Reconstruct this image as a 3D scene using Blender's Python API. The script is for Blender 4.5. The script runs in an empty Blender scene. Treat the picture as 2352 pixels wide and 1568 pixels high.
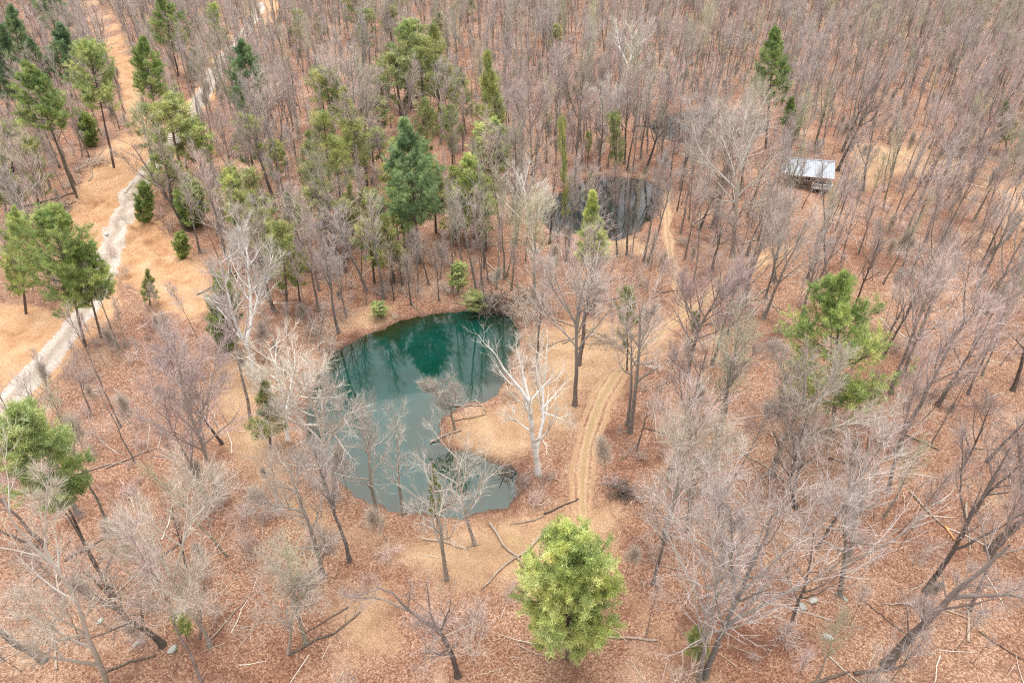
import bpy, math, random
import numpy as np
from mathutils import Vector, Quaternion, Matrix

R = math.radians
SC = bpy.context.scene
COL = SC.collection

# ------------------------------------------------------------------ camera
CAM_H, PITCH, FPX = 60.0, R(38.6), 1568.0          # f in pixels of a 2352 x 1568 frame
cam = bpy.data.cameras.new("camera")
cam.lens, cam.sensor_width = 24.0, 36.0
cam.clip_start, cam.clip_end = 0.5, 6000
camo = bpy.data.objects.new("camera", cam)
COL.objects.link(camo)
camo.location = (0, 0, CAM_H)
camo.rotation_euler = (R(90) - PITCH, 0, 0)
SC.camera = camo

# ------------------------------------------------------------------ light
SUN_EL, SUN_AZ = R(83), R(8)
world = bpy.data.worlds.new("World")
SC.world = world
world.use_nodes = True
wn = world.node_tree
wn.nodes.clear()
sky = wn.nodes.new("ShaderNodeTexSky")
sky.sky_type = 'NISHITA'
sky.sun_disc = False
sky.sun_elevation = SUN_EL
sky.sun_rotation = SUN_AZ
sky.air_density, sky.dust_density, sky.ozone_density = 1.0, 4.0, 1.0
hs = wn.nodes.new("ShaderNodeHueSaturation")
hs.inputs["Saturation"].default_value = 0.22       # overcast: nearly colourless sky
bg = wn.nodes.new("ShaderNodeBackground")
bg.inputs["Strength"].default_value = 0.15
wo = wn.nodes.new("ShaderNodeOutputWorld")
wn.links.new(sky.outputs[0], hs.inputs["Color"])
wn.links.new(hs.outputs[0], bg.inputs["Color"])
wn.links.new(bg.outputs[0], wo.inputs["Surface"])
sl = bpy.data.lights.new("sun", 'SUN')
sl.energy, sl.angle, sl.color = 0.75, R(82), (1.0, 0.965, 0.92)
so = bpy.data.objects.new("sun", sl)
COL.objects.link(so)
sd = Vector((math.sin(SUN_AZ) * math.cos(SUN_EL), math.cos(SUN_AZ) * math.cos(SUN_EL), math.sin(SUN_EL)))
so.rotation_euler = sd.to_track_quat('Z', 'Y').to_euler()

SC.view_settings.view_transform = 'Standard'
SC.view_settings.look = 'None'
SC.view_settings.gamma = 1.0
SC.view_settings.exposure = 1.42
SC.render.engine = 'CYCLES'
SC.cycles.max_bounces = 5
SC.cycles.diffuse_bounces = 3
SC.cycles.use_denoising = False
SC.cycles.pixel_filter_type = 'BLACKMAN_HARRIS'
SC.cycles.filter_width = 1.2
SC.render.film_transparent = False

# ------------------------------------------------------------------ picture <-> place
SP, CP = math.sin(PITCH), math.cos(PITCH)


def ray(u, v):
    x, y = (u - 1176) / FPX, (784 - v) / FPX
    return np.array([x, CP + y * SP, -SP + y * CP])


def hit(u, v, z=0.0):
    d = ray(u, v)
    t = (z - CAM_H) / d[2]
    return np.array([d[0] * t, d[1] * t])


def to_px(x, y, z):
    dx, dy, dz = x, y, z - CAM_H
    depth = dy * CP - dz * SP
    up = dy * SP + dz * CP
    return 1176 + FPX * dx / depth, 784 - FPX * up / depth


def hits(pts, z=0.0):
    return np.array([hit(u, v, z) for u, v in pts])


def seg_dist(X, Y, poly, closed):
    n = len(poly)
    best = np.full(X.shape, 1e9)
    for i in range(n if closed else n - 1):
        ax, ay = poly[i]
        bx, by = poly[(i + 1) % n]
        dx, dy = bx - ax, by - ay
        L = dx * dx + dy * dy + 1e-9
        t = np.clip(((X - ax) * dx + (Y - ay) * dy) / L, 0, 1)
        best = np.minimum(best, (X - ax - t * dx) ** 2 + (Y - ay - t * dy) ** 2)
    return np.sqrt(best)


def inside(X, Y, poly):
    c = np.zeros(X.shape, bool)
    n = len(poly)
    for i in range(n):
        ax, ay = poly[i]
        bx, by = poly[(i + 1) % n]
        k = (ay > Y) != (by > Y)
        xx = (bx - ax) * (Y - ay) / (by - ay + 1e-12) + ax
        c ^= k & (X < xx)
    return c


def sdist(X, Y, poly):
    d = seg_dist(X, Y, poly, True)
    return np.where(inside(X, Y, poly), -d, d)


WZ = -0.7
POND1_PX = [(772, 808), (800, 790), (850, 768), (930, 734), (1000, 718), (1090, 714), (1170, 718), (1188, 735), (1192, 772),
            (1180, 812), (1168, 850), (1150, 890), (1120, 918), (1065, 930), (1030, 945), (1012, 975), (1000, 1012), (1030, 1032),
            (1100, 1042), (1160, 1068), (1196, 1108), (1190, 1148), (1140, 1174), (1060, 1186), (960, 1184), (870, 1164),
            (800, 1122), (745, 1075), (708, 1020), (700, 955), (720, 890), (745, 840)]
POND2_PX = [(1236, 478), (1252, 452), (1286, 446), (1330, 418), (1372, 404), (1440, 410), (1480, 412), (1520, 432), (1514, 470), (1500, 500),
            (1478, 512), (1468, 535), (1425, 552), (1385, 548), (1330, 536), (1290, 540), (1262, 524), (1240, 508)]
POND3_PX = [(1500, 272), (1580, 256), (1660, 250), (1740, 262), (1775, 292), (1730, 320), (1670, 338), (1570, 335), (1490, 305)]
PONDS = [hits(p, WZ) for p in (POND1_PX, POND2_PX, POND3_PX)]


def smooth_poly(P, it=2):
    for _ in range(it):
        Q = np.roll(P, -1, 0)
        P = np.stack([P * .75 + Q * .25, P * .25 + Q * .75], 1).reshape(-1, 2)
    return P


PONDS = [smooth_poly(p, 1) for p in PONDS]


def terrain(X, Y):
    X = np.asarray(X, float)
    Y = np.asarray(Y, float)
    z = 0.45 * np.sin(X * .07 + 1.3) * np.cos(Y * .06) + 0.25 * np.sin(X * .15 + Y * .11) + 0.10 * np.sin(X * .45 - Y * .37 + 2) + .05 * np.sin(X * 1.1 + Y * .9)
    for (cx, cy, w_, h_) in ((-72, 117, 11, .55), (-66, 104, 9, .45), (-58, 96, 9, .35)):   # washed, gullied cut banks by the road
        z = z + h_ * np.exp(-((X - cx) ** 2 + (Y - cy) ** 2) / (w_ * w_)) * (np.sin(X * 1.3 + Y * .5 + np.sin(Y * .7) * 1.5) + .5 * np.sin(X * 2.9 - Y * 1.1))
    far = np.clip((Y - 330) / 500, 0, 1)
    z = z + far * far * 60
    for p in PONDS:
        cx, cy = p.mean(0)
        rad = np.abs(p - p.mean(0)).max() + 12
        near = (np.abs(X - cx) < rad) & (np.abs(Y - cy) < rad)
        if not near.any():
            continue
        s = sdist(X[near], Y[near], p) if X.ndim else sdist(X, Y, p)
        jit = .45 * np.sin(X[near] * .9 + 1) * np.sin(Y[near] * .8) + .25 * np.sin(X[near] * 2.1) * np.sin(Y[near] * 1.9) + .18 * np.sin(X[near] * 4.3 + Y[near] * 3.1) if X.ndim else 0
        s = s + jit
        zz = z[near] if X.ndim else z
        k = np.clip(s / 3.5, 0, 1)
        k = k * k * (3 - 2 * k)
        out = WZ + 0.02 + .28 * np.clip(s / .5, 0, 1)
        out = out * (1 - k) + zz * k
        inn = WZ + 0.02 - np.clip(-s * .5, 0, 3.2)
        r = np.where(s > 0, out, inn)
        if X.ndim:
            z[near] = r
        else:
            z = r
    return z


def tz(x, y):
    return float(terrain(np.array([x]), np.array([y]))[0])


def g3(u, v):
    z = 0.0
    for _ in range(4):
        x, y = hit(u, v, z)
        z = max(tz(x, y), WZ - .4)
    return np.array([x, y, z])


# ------------------------------------------------------------------ mesh building
def build(name, V, faces, mats, smooth=False, attrs=None):
    """faces: list of (index array (n,k), material index)"""
    me = bpy.data.meshes.new(name)
    V = np.asarray(V, np.float32)
    me.vertices.add(len(V))
    me.vertices.foreach_set("co", V.ravel())
    tot, starts, loops, mi, pos = 0, [], [], [], 0
    for F, m in faces:
        F = np.asarray(F, np.int32)
        if not len(F):
            continue
        n, k = F.shape
        loops.append(F.ravel())
        starts.append(pos + np.arange(n) * k)
        pos += n * k
        mi.append(np.full(n, m, np.int32))
        tot += n
    me.loops.add(pos)
    me.loops.foreach_set("vertex_index", np.concatenate(loops))
    me.polygons.add(tot)
    me.polygons.foreach_set("loop_start", np.concatenate(starts).astype(np.int32))
    me.polygons.foreach_set("material_index", np.concatenate(mi))
    me.polygons.foreach_set("use_smooth", np.full(tot, bool(smooth)))
    for k, a in (attrs or {}).items():
        at = me.attributes.new(k, 'FLOAT', 'POINT')
        at.data.foreach_set("value", np.asarray(a, np.float32))
    me.update(calc_edges=True)
    for m in mats:
        me.materials.append(m)
    return me


def link(name, me, parent=None):
    o = bpy.data.objects.new(name, me)
    COL.objects.link(o)
    if parent is not None:
        o.parent = parent
    return o


def tag(o, label=None, cat=None, group=None, kind=None):
    if label:
        o["label"] = label
    if cat:
        o["category"] = cat
    if group:
        o["group"] = group
    if kind:
        o["kind"] = kind
    return o


def norm(a):
    return a / (np.linalg.norm(a, axis=-1, keepdims=True) + 1e-9)


def tubes(P, Rr, S):
    """N polylines of K points -> tube verts and quads"""
    N, K, _ = P.shape
    T = np.empty_like(P)
    T[:, 1:-1] = P[:, 2:] - P[:, :-2]
    T[:, 0] = P[:, 1] - P[:, 0]
    T[:, -1] = P[:, -1] - P[:, -2]
    T = norm(T)
    mean = norm(P[:, -1] - P[:, 0])
    ref = np.where(np.abs(mean[:, 2:3]) > .8, np.array([[1., .1, 0]]), np.array([[0., .1, 1.]]))[:, None, :]
    U = norm(np.cross(T, np.broadcast_to(ref, T.shape)))
    W = np.cross(T, U)
    a = np.arange(S) * 2 * math.pi / S
    V = P[:, :, None] + Rr[:, :, None, None] * (U[:, :, None] * np.cos(a)[None, None, :, None] + W[:, :, None] * np.sin(a)[None, None, :, None])
    n, k, s = np.meshgrid(np.arange(N), np.arange(K - 1), np.arange(S), indexing='ij')
    s2 = (s + 1) % S
    b = (n * K + k) * S
    b2 = b + S
    F = np.stack([b + s, b + s2, b2 + s2, b2 + s], -1).reshape(-1, 4)
    return V.reshape(-1, 3), F


class Buf:
    def __init__(self):
        self.V, self.Q, self.T, self.n, self.A = [], [], [], 0, []

    def add(self, V, F, a=0.0):
        F = np.asarray(F)
        (self.Q if F.shape[1] == 4 else self.T).append(F + self.n)
        self.V.append(V)
        self.A.append(np.full(len(V), a, float) if np.isscalar(a) else np.asarray(a, float))
        self.n += len(V)

    def mesh(self, name, mats, smooth=False, mi=0, attr="tint"):
        f = []
        if self.Q:
            f.append((np.concatenate(self.Q), mi))
        if self.T:
            f.append((np.concatenate(self.T), mi))
        return build(name, np.concatenate(self.V), f, mats, smooth, {attr: np.concatenate(self.A)})


def children(rng, P, Rr, m, tlo, thi, ang, ratio, K, up=0., wob=.12, rr=.6, rmin=.005, top_short=0., Lp=None, taper=.3, flat=0.):
    N, Kp, _ = P.shape
    if Lp is None:
        Lp = np.linalg.norm(np.diff(P, axis=1), axis=2).sum(1)
    t = tlo + (thi - tlo) * (np.arange(m)[None] + rng.random((N, m))) / m
    f = np.clip(t, 0, .9999) * (Kp - 1)
    i = f.astype(int)
    w = (f - i)[..., None]
    n = np.arange(N)[:, None]
    A, B = P[n, i], P[n, i + 1]
    pos = A * (1 - w) + B * w
    tan = norm(B - A)
    r0 = (Rr[n, i] * (1 - w[..., 0]) + Rr[n, i + 1] * w[..., 0])
    ref = norm(rng.normal(size=(N, 1, 3)))
    u = norm(np.cross(tan, np.broadcast_to(ref, tan.shape)))
    v = np.cross(tan, u)
    az = np.arange(m)[None] * 2.4 + rng.random((N, 1)) * 6.28 + rng.normal(size=(N, m)) * .5
    per = u * np.cos(az)[..., None] + v * np.sin(az)[..., None]
    if flat:
        per[..., 2] *= (1 - flat)
        per = norm(per)
    an = ang * (1 + rng.normal(size=(N, m)) * .22)
    d = tan * np.cos(an)[..., None] + per * np.sin(an)[..., None]
    q = (t - tlo) / max(thi - tlo, 1e-6)
    L = Lp[:, None] * ratio * (1 - top_short * q) * (.65 + .7 * rng.random((N, m)))
    C = N * m
    d = d.reshape(C, 3)
    pts = np.empty((C, K, 3))
    pts[:, 0] = pos.reshape(C, 3)
    L = L.reshape(C)
    cur = d.copy()
    for k in range(1, K):
        cur = norm(cur + np.array([0, 0, up / (K - 1)]) + rng.normal(size=(C, 3)) * wob)
        pts[:, k] = pts[:, k - 1] + cur * (L / (K - 1))[:, None]
    ra = np.maximum(np.minimum(r0.reshape(C) * rr, L * .026 + .004), rmin)
    rad = ra[:, None] * np.linspace(1, taper, K)[None]
    return pts, rad, L


def twigs(rng, P, m, L, w, buf, ang=.7, up=.3, tlo=.15, thi=1.0, tint=None):
    """thin tapering triangular spurs"""
    N = len(P)
    pts, rad, LL = children(rng, P, np.full(P.shape[:2], w), m, tlo, thi, ang, 1, 2, up=up, wob=.05, rr=1, rmin=w, Lp=np.full(N, L), taper=.1)
    a, b = pts[:, 0], pts[:, 1]
    d = norm(b - a)
    s = norm(np.cross(d, rng.normal(size=d.shape))) * w
    V = np.stack([a - s, a + s, b], 1).reshape(-1, 3)
    F = np.arange(len(V)).reshape(-1, 3)
    buf.add(V, F, np.repeat(rng.random(len(a)), 3))


def resample(poly, K):
    poly = np.asarray(poly, float)
    d = np.r_[0, np.cumsum(np.linalg.norm(np.diff(poly, axis=0), axis=1))]
    t = np.linspace(0, d[-1], K)
    return np.stack([np.interp(t, d, poly[:, j]) for j in range(poly.shape[1])], 1)


# ------------------------------------------------------------------ materials
def new_mat(name):
    m = bpy.data.materials.new(name)
    m.use_nodes = True
    nt = m.node_tree
    b = nt.nodes["Principled BSDF"]
    b.inputs["Roughness"].default_value = .85
    b.inputs["Specular IOR Level"].default_value = .25
    return m, nt, b


def N(nt, typ, **kw):
    n = nt.nodes.new(typ)
    for k, v in kw.items():
        setattr(n, k, v)
    return n


def noise(nt, vec, scale, detail=4, rough=.6, dist=0.):
    n = N(nt, "ShaderNodeTexNoise")
    n.inputs["Scale"].default_value = scale
    n.inputs["Detail"].default_value = detail
    n.inputs["Roughness"].default_value = rough
    n.inputs["Distortion"].default_value = dist
    if vec is not None:
        nt.links.new(vec, n.inputs["Vector"])
    return n.outputs["Fac"]


def ramp(nt, fac, stops, interp='LINEAR'):
    r = N(nt, "ShaderNodeValToRGB")
    r.color_ramp.interpolation = interp
    e = r.color_ramp.elements
    while len(e) < len(stops):
        e.new(.5)
    for i, (p, c) in enumerate(stops):
        e[i].position = p
        e[i].color = (*c, 1) if len(c) == 3 else c
    nt.links.new(fac, r.inputs["Fac"])
    return r.outputs["Color"]


def mix(nt, fac, a, b, mode='MIX'):
    m = N(nt, "ShaderNodeMix", data_type='RGBA', blend_type=mode)
    for sock, val in ((m.inputs[0], fac), (m.inputs[6], a), (m.inputs[7], b)):
        if isinstance(val, (int, float)):
            sock.default_value = val
        elif isinstance(val, tuple):
            sock.default_value = (*val, 1)
        else:
            nt.links.new(val, sock)
    return m.outputs[2]


def math_(nt, op, a, b=0., c=None, clamp=False):
    m = N(nt, "ShaderNodeMath", operation=op, use_clamp=clamp)
    for i, val in enumerate((a, b, c)):
        if val is None:
            continue
        if isinstance(val, (int, float)):
            m.inputs[i].default_value = val
        else:
            nt.links.new(val, m.inputs[i])
    return m.outputs[0]


def attr(nt, name):
    a = N(nt, "ShaderNodeAttribute", attribute_name=name)
    return a.outputs["Fac"]


def obj_vec(nt):
    return N(nt, "ShaderNodeTexCoord").outputs["Object"]


def bark_mat(name, dark, light, patch=None, upper=None):
    m, nt, b = new_mat(name)
    v = obj_vec(nt)
    mp = N(nt, "ShaderNodeMapping")
    mp.inputs["Scale"].default_value = (6, 6, 1.6)
    nt.links.new(v, mp.inputs["Vector"])
    f = noise(nt, mp.outputs[0], 1.5, 5, .65)
    c = ramp(nt, f, [(.33, dark), (.66, light)])
    if patch:
        f2 = noise(nt, v, .8, 3, .5)
        k = ramp(nt, f2, [(.5, (0, 0, 0)), (.6, (1, 1, 1))])
        c = mix(nt, k, c, patch)
    if upper:                        # base colour blends into the upper tone with height
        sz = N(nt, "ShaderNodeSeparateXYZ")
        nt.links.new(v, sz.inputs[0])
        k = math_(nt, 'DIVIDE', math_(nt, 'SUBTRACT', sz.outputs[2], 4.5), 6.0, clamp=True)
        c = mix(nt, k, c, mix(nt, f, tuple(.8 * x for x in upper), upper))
    rnd = N(nt, "ShaderNodeObjectInfo").outputs["Random"]
    c = mix(nt, 1.0, c, ramp(nt, rnd, [(0, (.75, .75, .75)), (1, (1.2, 1.17, 1.12))]), 'MULTIPLY')
    nt.links.new(c, b.inputs["Base Color"])
    return m


def twig_mat(name, a, b_):
    m, nt, b = new_mat(name)
    t = attr(nt, "tint")
    c = ramp(nt, t, [(0, a), (1, b_)])
    rnd = N(nt, "ShaderNodeObjectInfo").outputs["Random"]
    c = mix(nt, 1.0, c, ramp(nt, rnd, [(0, (.82, .80, .80)), (.5, (1, 1, 1)), (1, (1.15, 1.12, 1.05))]), 'MULTIPLY')
    nt.links.new(c, b.inputs["Base Color"])
    return m


def leaf_mat(name, dark, mid, light, young):
    m, nt, b = new_mat(name)
    t = attr(nt, "tint")
    c = ramp(nt, t, [(0, dark), (.4, mid), (.75, light), (1, young)])
    f = noise(nt, obj_vec(nt), .45, 2, .5)
    c = mix(nt, 1.0, c, ramp(nt, f, [(.35, (.7, .78, .75)), (.65, (1.25, 1.18, 1.0))]), 'MULTIPLY')
    rnd = N(nt, "ShaderNodeObjectInfo").outputs["Random"]
    c = mix(nt, 1.0, c, ramp(nt, rnd, [(0, (.82, .85, .85)), (1, (1.18, 1.15, 1.0))]), 'MULTIPLY')
    nt.links.new(c, b.inputs["Base Color"])
    b.inputs["Roughness"].default_value = .6
    # thin needles let some light through
    tr = N(nt, "ShaderNodeBsdfTranslucent")
    nt.links.new(c, tr.inputs["Color"])
    ms = N(nt, "ShaderNodeMixShader")
    ms.inputs[0].default_value = .2
    nt.links.new(b.outputs[0], ms.inputs[1])
    nt.links.new(tr.outputs[0], ms.inputs[2])
    nt.links.new(ms.outputs[0], nt.nodes["Material Output"].inputs["Surface"])
    return m


BARK = {
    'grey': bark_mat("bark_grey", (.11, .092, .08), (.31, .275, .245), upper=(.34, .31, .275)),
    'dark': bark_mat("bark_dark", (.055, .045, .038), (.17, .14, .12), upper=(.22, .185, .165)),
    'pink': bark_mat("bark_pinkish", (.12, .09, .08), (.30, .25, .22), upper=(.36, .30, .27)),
    'white': bark_mat("bark_white", (.74, .72, .68), (.90, .885, .85), (.60, .56, .48)),
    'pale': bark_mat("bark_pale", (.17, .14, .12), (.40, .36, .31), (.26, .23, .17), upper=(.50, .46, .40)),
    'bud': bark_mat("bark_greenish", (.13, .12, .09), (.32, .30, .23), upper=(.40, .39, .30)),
    'pine': bark_mat("bark_pine", (.07, .055, .045), (.20, .165, .14)),
}
TWIG = {
    'grey': twig_mat("twig_grey", (.35, .295, .27), (.62, .545, .50)),
    'dark': twig_mat("twig_brown", (.27, .205, .18), (.51, .43, .385)),
    'pink': twig_mat("twig_pinkish", (.41, .31, .285), (.67, .55, .505)),
    'bud': twig_mat("twig_greenish", (.32, .30, .20), (.57, .55, .40)),
    'white': twig_mat("twig_white", (.50, .45, .39), (.76, .72, .64)),
    'pale': twig_mat("twig_pale", (.34, .29, .245), (.62, .555, .475)),
}
NEEDLE = {
    'blue': leaf_mat("needles_blue_green", (.07, .125, .07), (.155, .245, .135), (.27, .37, .21), (.42, .51, .31)),
    'green': leaf_mat("needles_green", (.09, .145, .05), (.21, .29, .10), (.36, .44, .17), (.54, .58, .28)),
    'lime': leaf_mat("needles_light_green", (.14, .20, .06), (.33, .40, .14), (.52, .58, .25), (.68, .69, .38)),
    'olive': leaf_mat("needles_olive", (.14, .165, .06), (.27, .30, .12), (.40, .42, .19), (.54, .53, .28)),
}


# ------------------------------------------------------------------ bare trees
def crown_from(rng, stems, rad, hue, n1, a1, ratio1, c0=.35, n2=7, n3=6, nt_=6, up=.5, top_short=.55, Lp=None, tw=.011, scale=1., limb=True):
    """stems (N,K,3): returns trunk mesh, crown mesh"""
    tb, cb = Buf(), Buf()
    V, F = tubes(stems, rad, 8)
    tb.add(V, F)
    P1, R1, L1 = children(rng, stems, rad, n1, c0, .985, a1, ratio1, 7, up=up, wob=.09, rr=.68, rmin=.024, top_short=top_short, Lp=Lp, taper=.22)
    V, F = tubes(P1, R1, 5)
    tb.add(V, F)
    P2, R2, L2 = children(rng, P1, R1, n2, .18, .98, .62, .5, 5, up=.35, wob=.10, rr=.66, rmin=.016, top_short=.35, taper=.35)
    V, F = tubes(P2, R2, 3)
    cb.add(V, F, rng.random() * .4)
    P3, R3, L3 = children(rng, P2, R2, n3, .15, .98, .55, .52, 3, up=.3, wob=.09, rr=.7, rmin=.009, taper=.5, top_short=.3)
    V, F = tubes(P3, R3, 3)
    cb.add(V, F, np.repeat(rng.random(len(P3)) * .8, 9))
    twigs(rng, P3, max(2, nt_ - 1), .85 * scale, tw * .8, cb, ang=.45, up=.25, tlo=.35)
    twigs(rng, P2, 3, .9 * scale, tw * .8, cb, ang=.5, up=.3, tlo=.4)
    tm = tb.mesh("trunk", [BARK[hue]], True)
    cm = cb.mesh("crown", [TWIG[hue]])
    return tm, cm


def stem_line(rng, H, K=12, wob=.02, lean=0., base=(0, 0, -.3)):
    z = np.linspace(0, 1, K)
    off = np.cumsum(rng.normal(size=(K, 2)) * wob * H / K * 2.2, 0)
    P = np.zeros((K, 3))
    P[:, :2] = off - off[0]
    P[:, 0] += lean * H * z ** 1.5
    P[:, 2] = z * H
    return P + np.array(base)


def make_bare(seed, H, r, hue, shape):
    rng = np.random.default_rng(seed)
    s = stem_line(rng, H)
    K = len(s)
    rad = r * (1 - .86 * np.linspace(0, 1, K)) * (1 + .5 * np.exp(-np.linspace(0, 1, K) * 22))
    stems, rads = [s], [rad]
    if shape == 'forked':
        for q in range(2):
            k0 = 4 + q * 2
            az = rng.random() * 6.28
            L = H * (1 - k0 / K)
            z = np.linspace(0, 1, K)
            p = np.zeros((K, 3))
            out = np.array([math.cos(az), math.sin(az), 0])
            p[:] = s[k0] + out * (z[:, None] ** .8) * L * .38 + np.array([0, 0, 1]) * z[:, None] * L * .92
            p[:, :2] += np.cumsum(rng.normal(size=(K, 2)) * .05, 0)
            stems.append(p)
            rads.append(rad[k0] * .72 * (1 - .85 * z))
    S, RR = np.array(stems), np.array(rads)
    if shape == 'slender':
        return crown_from(rng, S, RR, hue, 12, .48, .19, c0=.5, n2=5, n3=3, nt_=3, tw=.009, up=.8)
    if shape == 'pole':
        return crown_from(rng, S, RR, hue, 8, .45, .15, c0=.6, n2=4, n3=3, nt_=3, tw=.008, up=.9)
    if shape == 'broad':
        return crown_from(rng, S, RR, hue, 13, .75, .34, c0=.38, n2=6, n3=5, nt_=4, tw=.010, up=.75)
    if shape == 'upright':
        return crown_from(rng, S, RR, hue, 14, .46, .26, c0=.4, n2=6, n3=5, nt_=4, tw=.009, up=.7)
    return crown_from(rng, S, RR, hue, 8, .6, .27, c0=.36, n2=6, n3=4, nt_=4, tw=.010, up=.6)  # forked


# ------------------------------------------------------------------ conifers
def make_pine(seed, H, W, hue, c0=.3, nb=60, nl=8, tufts=4, blades=16, L=.32, w=.028, r=.22, shape='white', droop=0., gap=.0, stem=None):
    """H height, W crown width. trunk mesh (with limbs) and needle crown mesh"""
    rng = np.random.default_rng(seed)
    s = stem_line(rng, H, 12, .012) if stem is None else resample(stem, 12)
    z = np.linspace(0, 1, 12)
    rad = r * (1 - .9 * z) + .015
    tb, cb = Buf(), Buf()
    V, F = tubes(s[None], rad[None], 8)
    tb.add(V, F)
    t = c0 + (1 - c0) * (np.arange(nb) + rng.random(nb)) / nb
    t = np.minimum(t, .995)
    if shape == 'white':            # whorls with air between them
        nw = max(6, int(nb / 5))
        t = c0 + (1 - c0) * (np.floor((t - c0) / (1 - c0) * nw) + .5 + rng.normal(size=nb) * .13) / nw
        t = np.clip(t, c0, .99)
    q = (t - c0) / (1 - c0)
    if shape == 'white':
        prof = np.interp(q, [0, .12, .3, .6, .85, 1], [.6, 1, .95, .68, .35, .14])
    elif shape == 'cone':
        prof = np.interp(q, [0, .1, 1], [.8, 1, .08])
    elif shape == 'round':
        prof = np.interp(q, [0, .2, .5, .8, 1], [.6, .95, 1, .86, .5])
    else:                           # flat: mostly towards the top
        prof = np.interp(q, [0, .4, .75, 1], [.5, .9, 1, .45])
    Lb = W / 2 * prof * (.6 + .55 * rng.random(nb))
    keep = rng.random(nb) > gap
    az = np.arange(nb) * 2.4 + rng.normal(size=nb) * .5
    el = np.interp(q, [0, .5, 1], [-.08 - droop, .18 - droop * .6, .95]) + rng.normal(size=nb) * .12
    d = np.stack([np.cos(az) * np.cos(el), np.sin(az) * np.cos(el), np.sin(el)], 1)
    f = t * 11
    i = np.minimum(f.astype(int), 10)
    pos = s[i] * (1 - (f - i))[:, None] + s[i + 1] * (f - i)[:, None]
    pos, d, Lb = pos[keep], d[keep], Lb[keep]
    nb = len(Lb)
    K = 6
    P = np.empty((nb, K, 3))
    P[:, 0] = pos
    cur = d.copy()
    for k in range(1, K):
        cur = norm(cur + np.array([0, 0, .07 + .05 * k]) + rng.normal(size=(nb, 3)) * .06)
        P[:, k] = P[:, k - 1] + cur * (Lb / (K - 1))[:, None]
    Rb = (.012 + .012 * Lb)[:, None] * np.linspace(1, .3, K)[None]
    V, F = tubes(P, Rb, 4)
    tb.add(V, F)
    # laterals spread nearly flat, giving plates of foliage
    Pl, Rl, Ll = children(rng, P, Rb, nl, .25, .97, .85, .42, 3, up=.25, wob=.08, rr=.5, rmin=.006, flat=.75, top_short=.45)
    V, F = tubes(Pl, Rl, 3)
    tb.add(V, F)
    own = np.repeat(np.arange(nb), nl)
    clump = rng.random(nb)[own] * .5 + rng.random(len(Pl)) * .35
    cen, dirs, tint = [], [], []
    for j in range(tufts):
        u = .25 + .78 * (j + rng.random(len(Pl))) / tufts
        f = np.clip(u, 0, .9999) * 2
        i = f.astype(int)
        n = np.arange(len(Pl))
        c = Pl[n, i] * (1 - (f - i))[:, None] + Pl[n, i + 1] * (f - i)[:, None]
        cen.append(c)
        dirs.append(norm(Pl[:, 2] - Pl[:, 0]))
        tint.append(clump + .15 * rng.random(len(Pl)) + .1 * u)
    for u in (.9, 1.0):             # branch tips
        i = min(int(u * (K - 1)), K - 2)
        cen.append(P[:, i + (1 if u == 1.0 else 0)])
        dirs.append(norm(P[:, -1] - P[:, -2]))
        tint.append(rng.random(nb) * .5 + .4)
    C, D, Tn = np.concatenate(cen), np.concatenate(dirs), np.concatenate(tint)
    M = len(C)
    dd = norm(rng.normal(size=(M, blades, 3)) + D[:, None] * .55 + np.array([0, 0, .45]))
    LL = L * (.6 + .7 * rng.random((M, blades)))
    a = C[:, None] + rng.normal(size=(M, blades, 3)) * L * .32
    b = a + dd * LL[..., None]
    sd_ = norm(np.cross(dd, rng.normal(size=dd.shape))) * w
    V = np.stack([a - sd_, a + sd_, b], 2).reshape(-1, 3)
    tn = np.clip(Tn[:, None] + rng.normal(size=(M, blades)) * .08, 0, 1)
    cb.add(V, np.arange(len(V)).reshape(-1, 3), np.repeat(tn.ravel(), 3))
    return tb.mesh("trunk", [BARK['pine']], True), cb.mesh("crown", [NEEDLE[hue]])


def tree_obj(name, meshes, loc, label, cat, group=None, rot=None, scale=(1, 1, 1)):
    e = bpy.data.objects.new(name, None)
    COL.objects.link(e)
    e.empty_display_size = .5
    e.location = loc
    if rot is not None:
        e.rotation_mode = 'QUATERNION'
        e.rotation_quaternion = rot
    e.scale = scale
    tag(e, label, cat, group)
    link("trunk", meshes[0], e)
    link("crown", meshes[1], e)
    return e


def copy_tree(src, loc, label, cat, group, rot, scale):
    e = src.copy()
    COL.objects.link(e)
    e.location = loc
    e.rotation_mode = 'QUATERNION'
    e.rotation_quaternion = rot
    e.scale = scale
    tag(e, label, cat, group)
    for ch in src.children:
        c = ch.copy()
        COL.objects.link(c)
        c.parent = e
    return e


def stand(base, top):
    """base and top pixels -> ground point and the trunk vector in the upright plane through it"""
    B = g3(*base)
    d = ray(*top)
    t = B[1] / d[1]
    T = np.array([d[0] * t, B[1], CAM_H + d[2] * t])
    return B, T - B


def tilt(vec, spin):
    q = Vector((0, 0, 1)).rotation_difference(Vector(vec).normalized())
    return q @ Quaternion((0, 0, 1), spin)


def lift(u, v, y):
    d = ray(u, v)
    t = y / d[1]
    return np.array([d[0] * t, y, CAM_H + d[2] * t])

# ------------------------------------------------------------------ ground
def axis(lo, hi, step, far, grow=1.22):
    a = list(np.arange(lo, hi + 1e-6, step))
    s, x = step, hi
    while x < far:
        s *= grow
        x += s
        a.append(x)
    s, x = step, lo
    b = []
    while x > -far:
        s *= grow
        x -= s
        b.append(x)
    return np.array(b[::-1] + a)


xs, ys = axis(-105, 105, .5, 2500), axis(24, 175, .5, 2500)
GX, GY = np.meshgrid(xs, ys)
GZ = terrain(GX.ravel(), GY.ravel())

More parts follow.
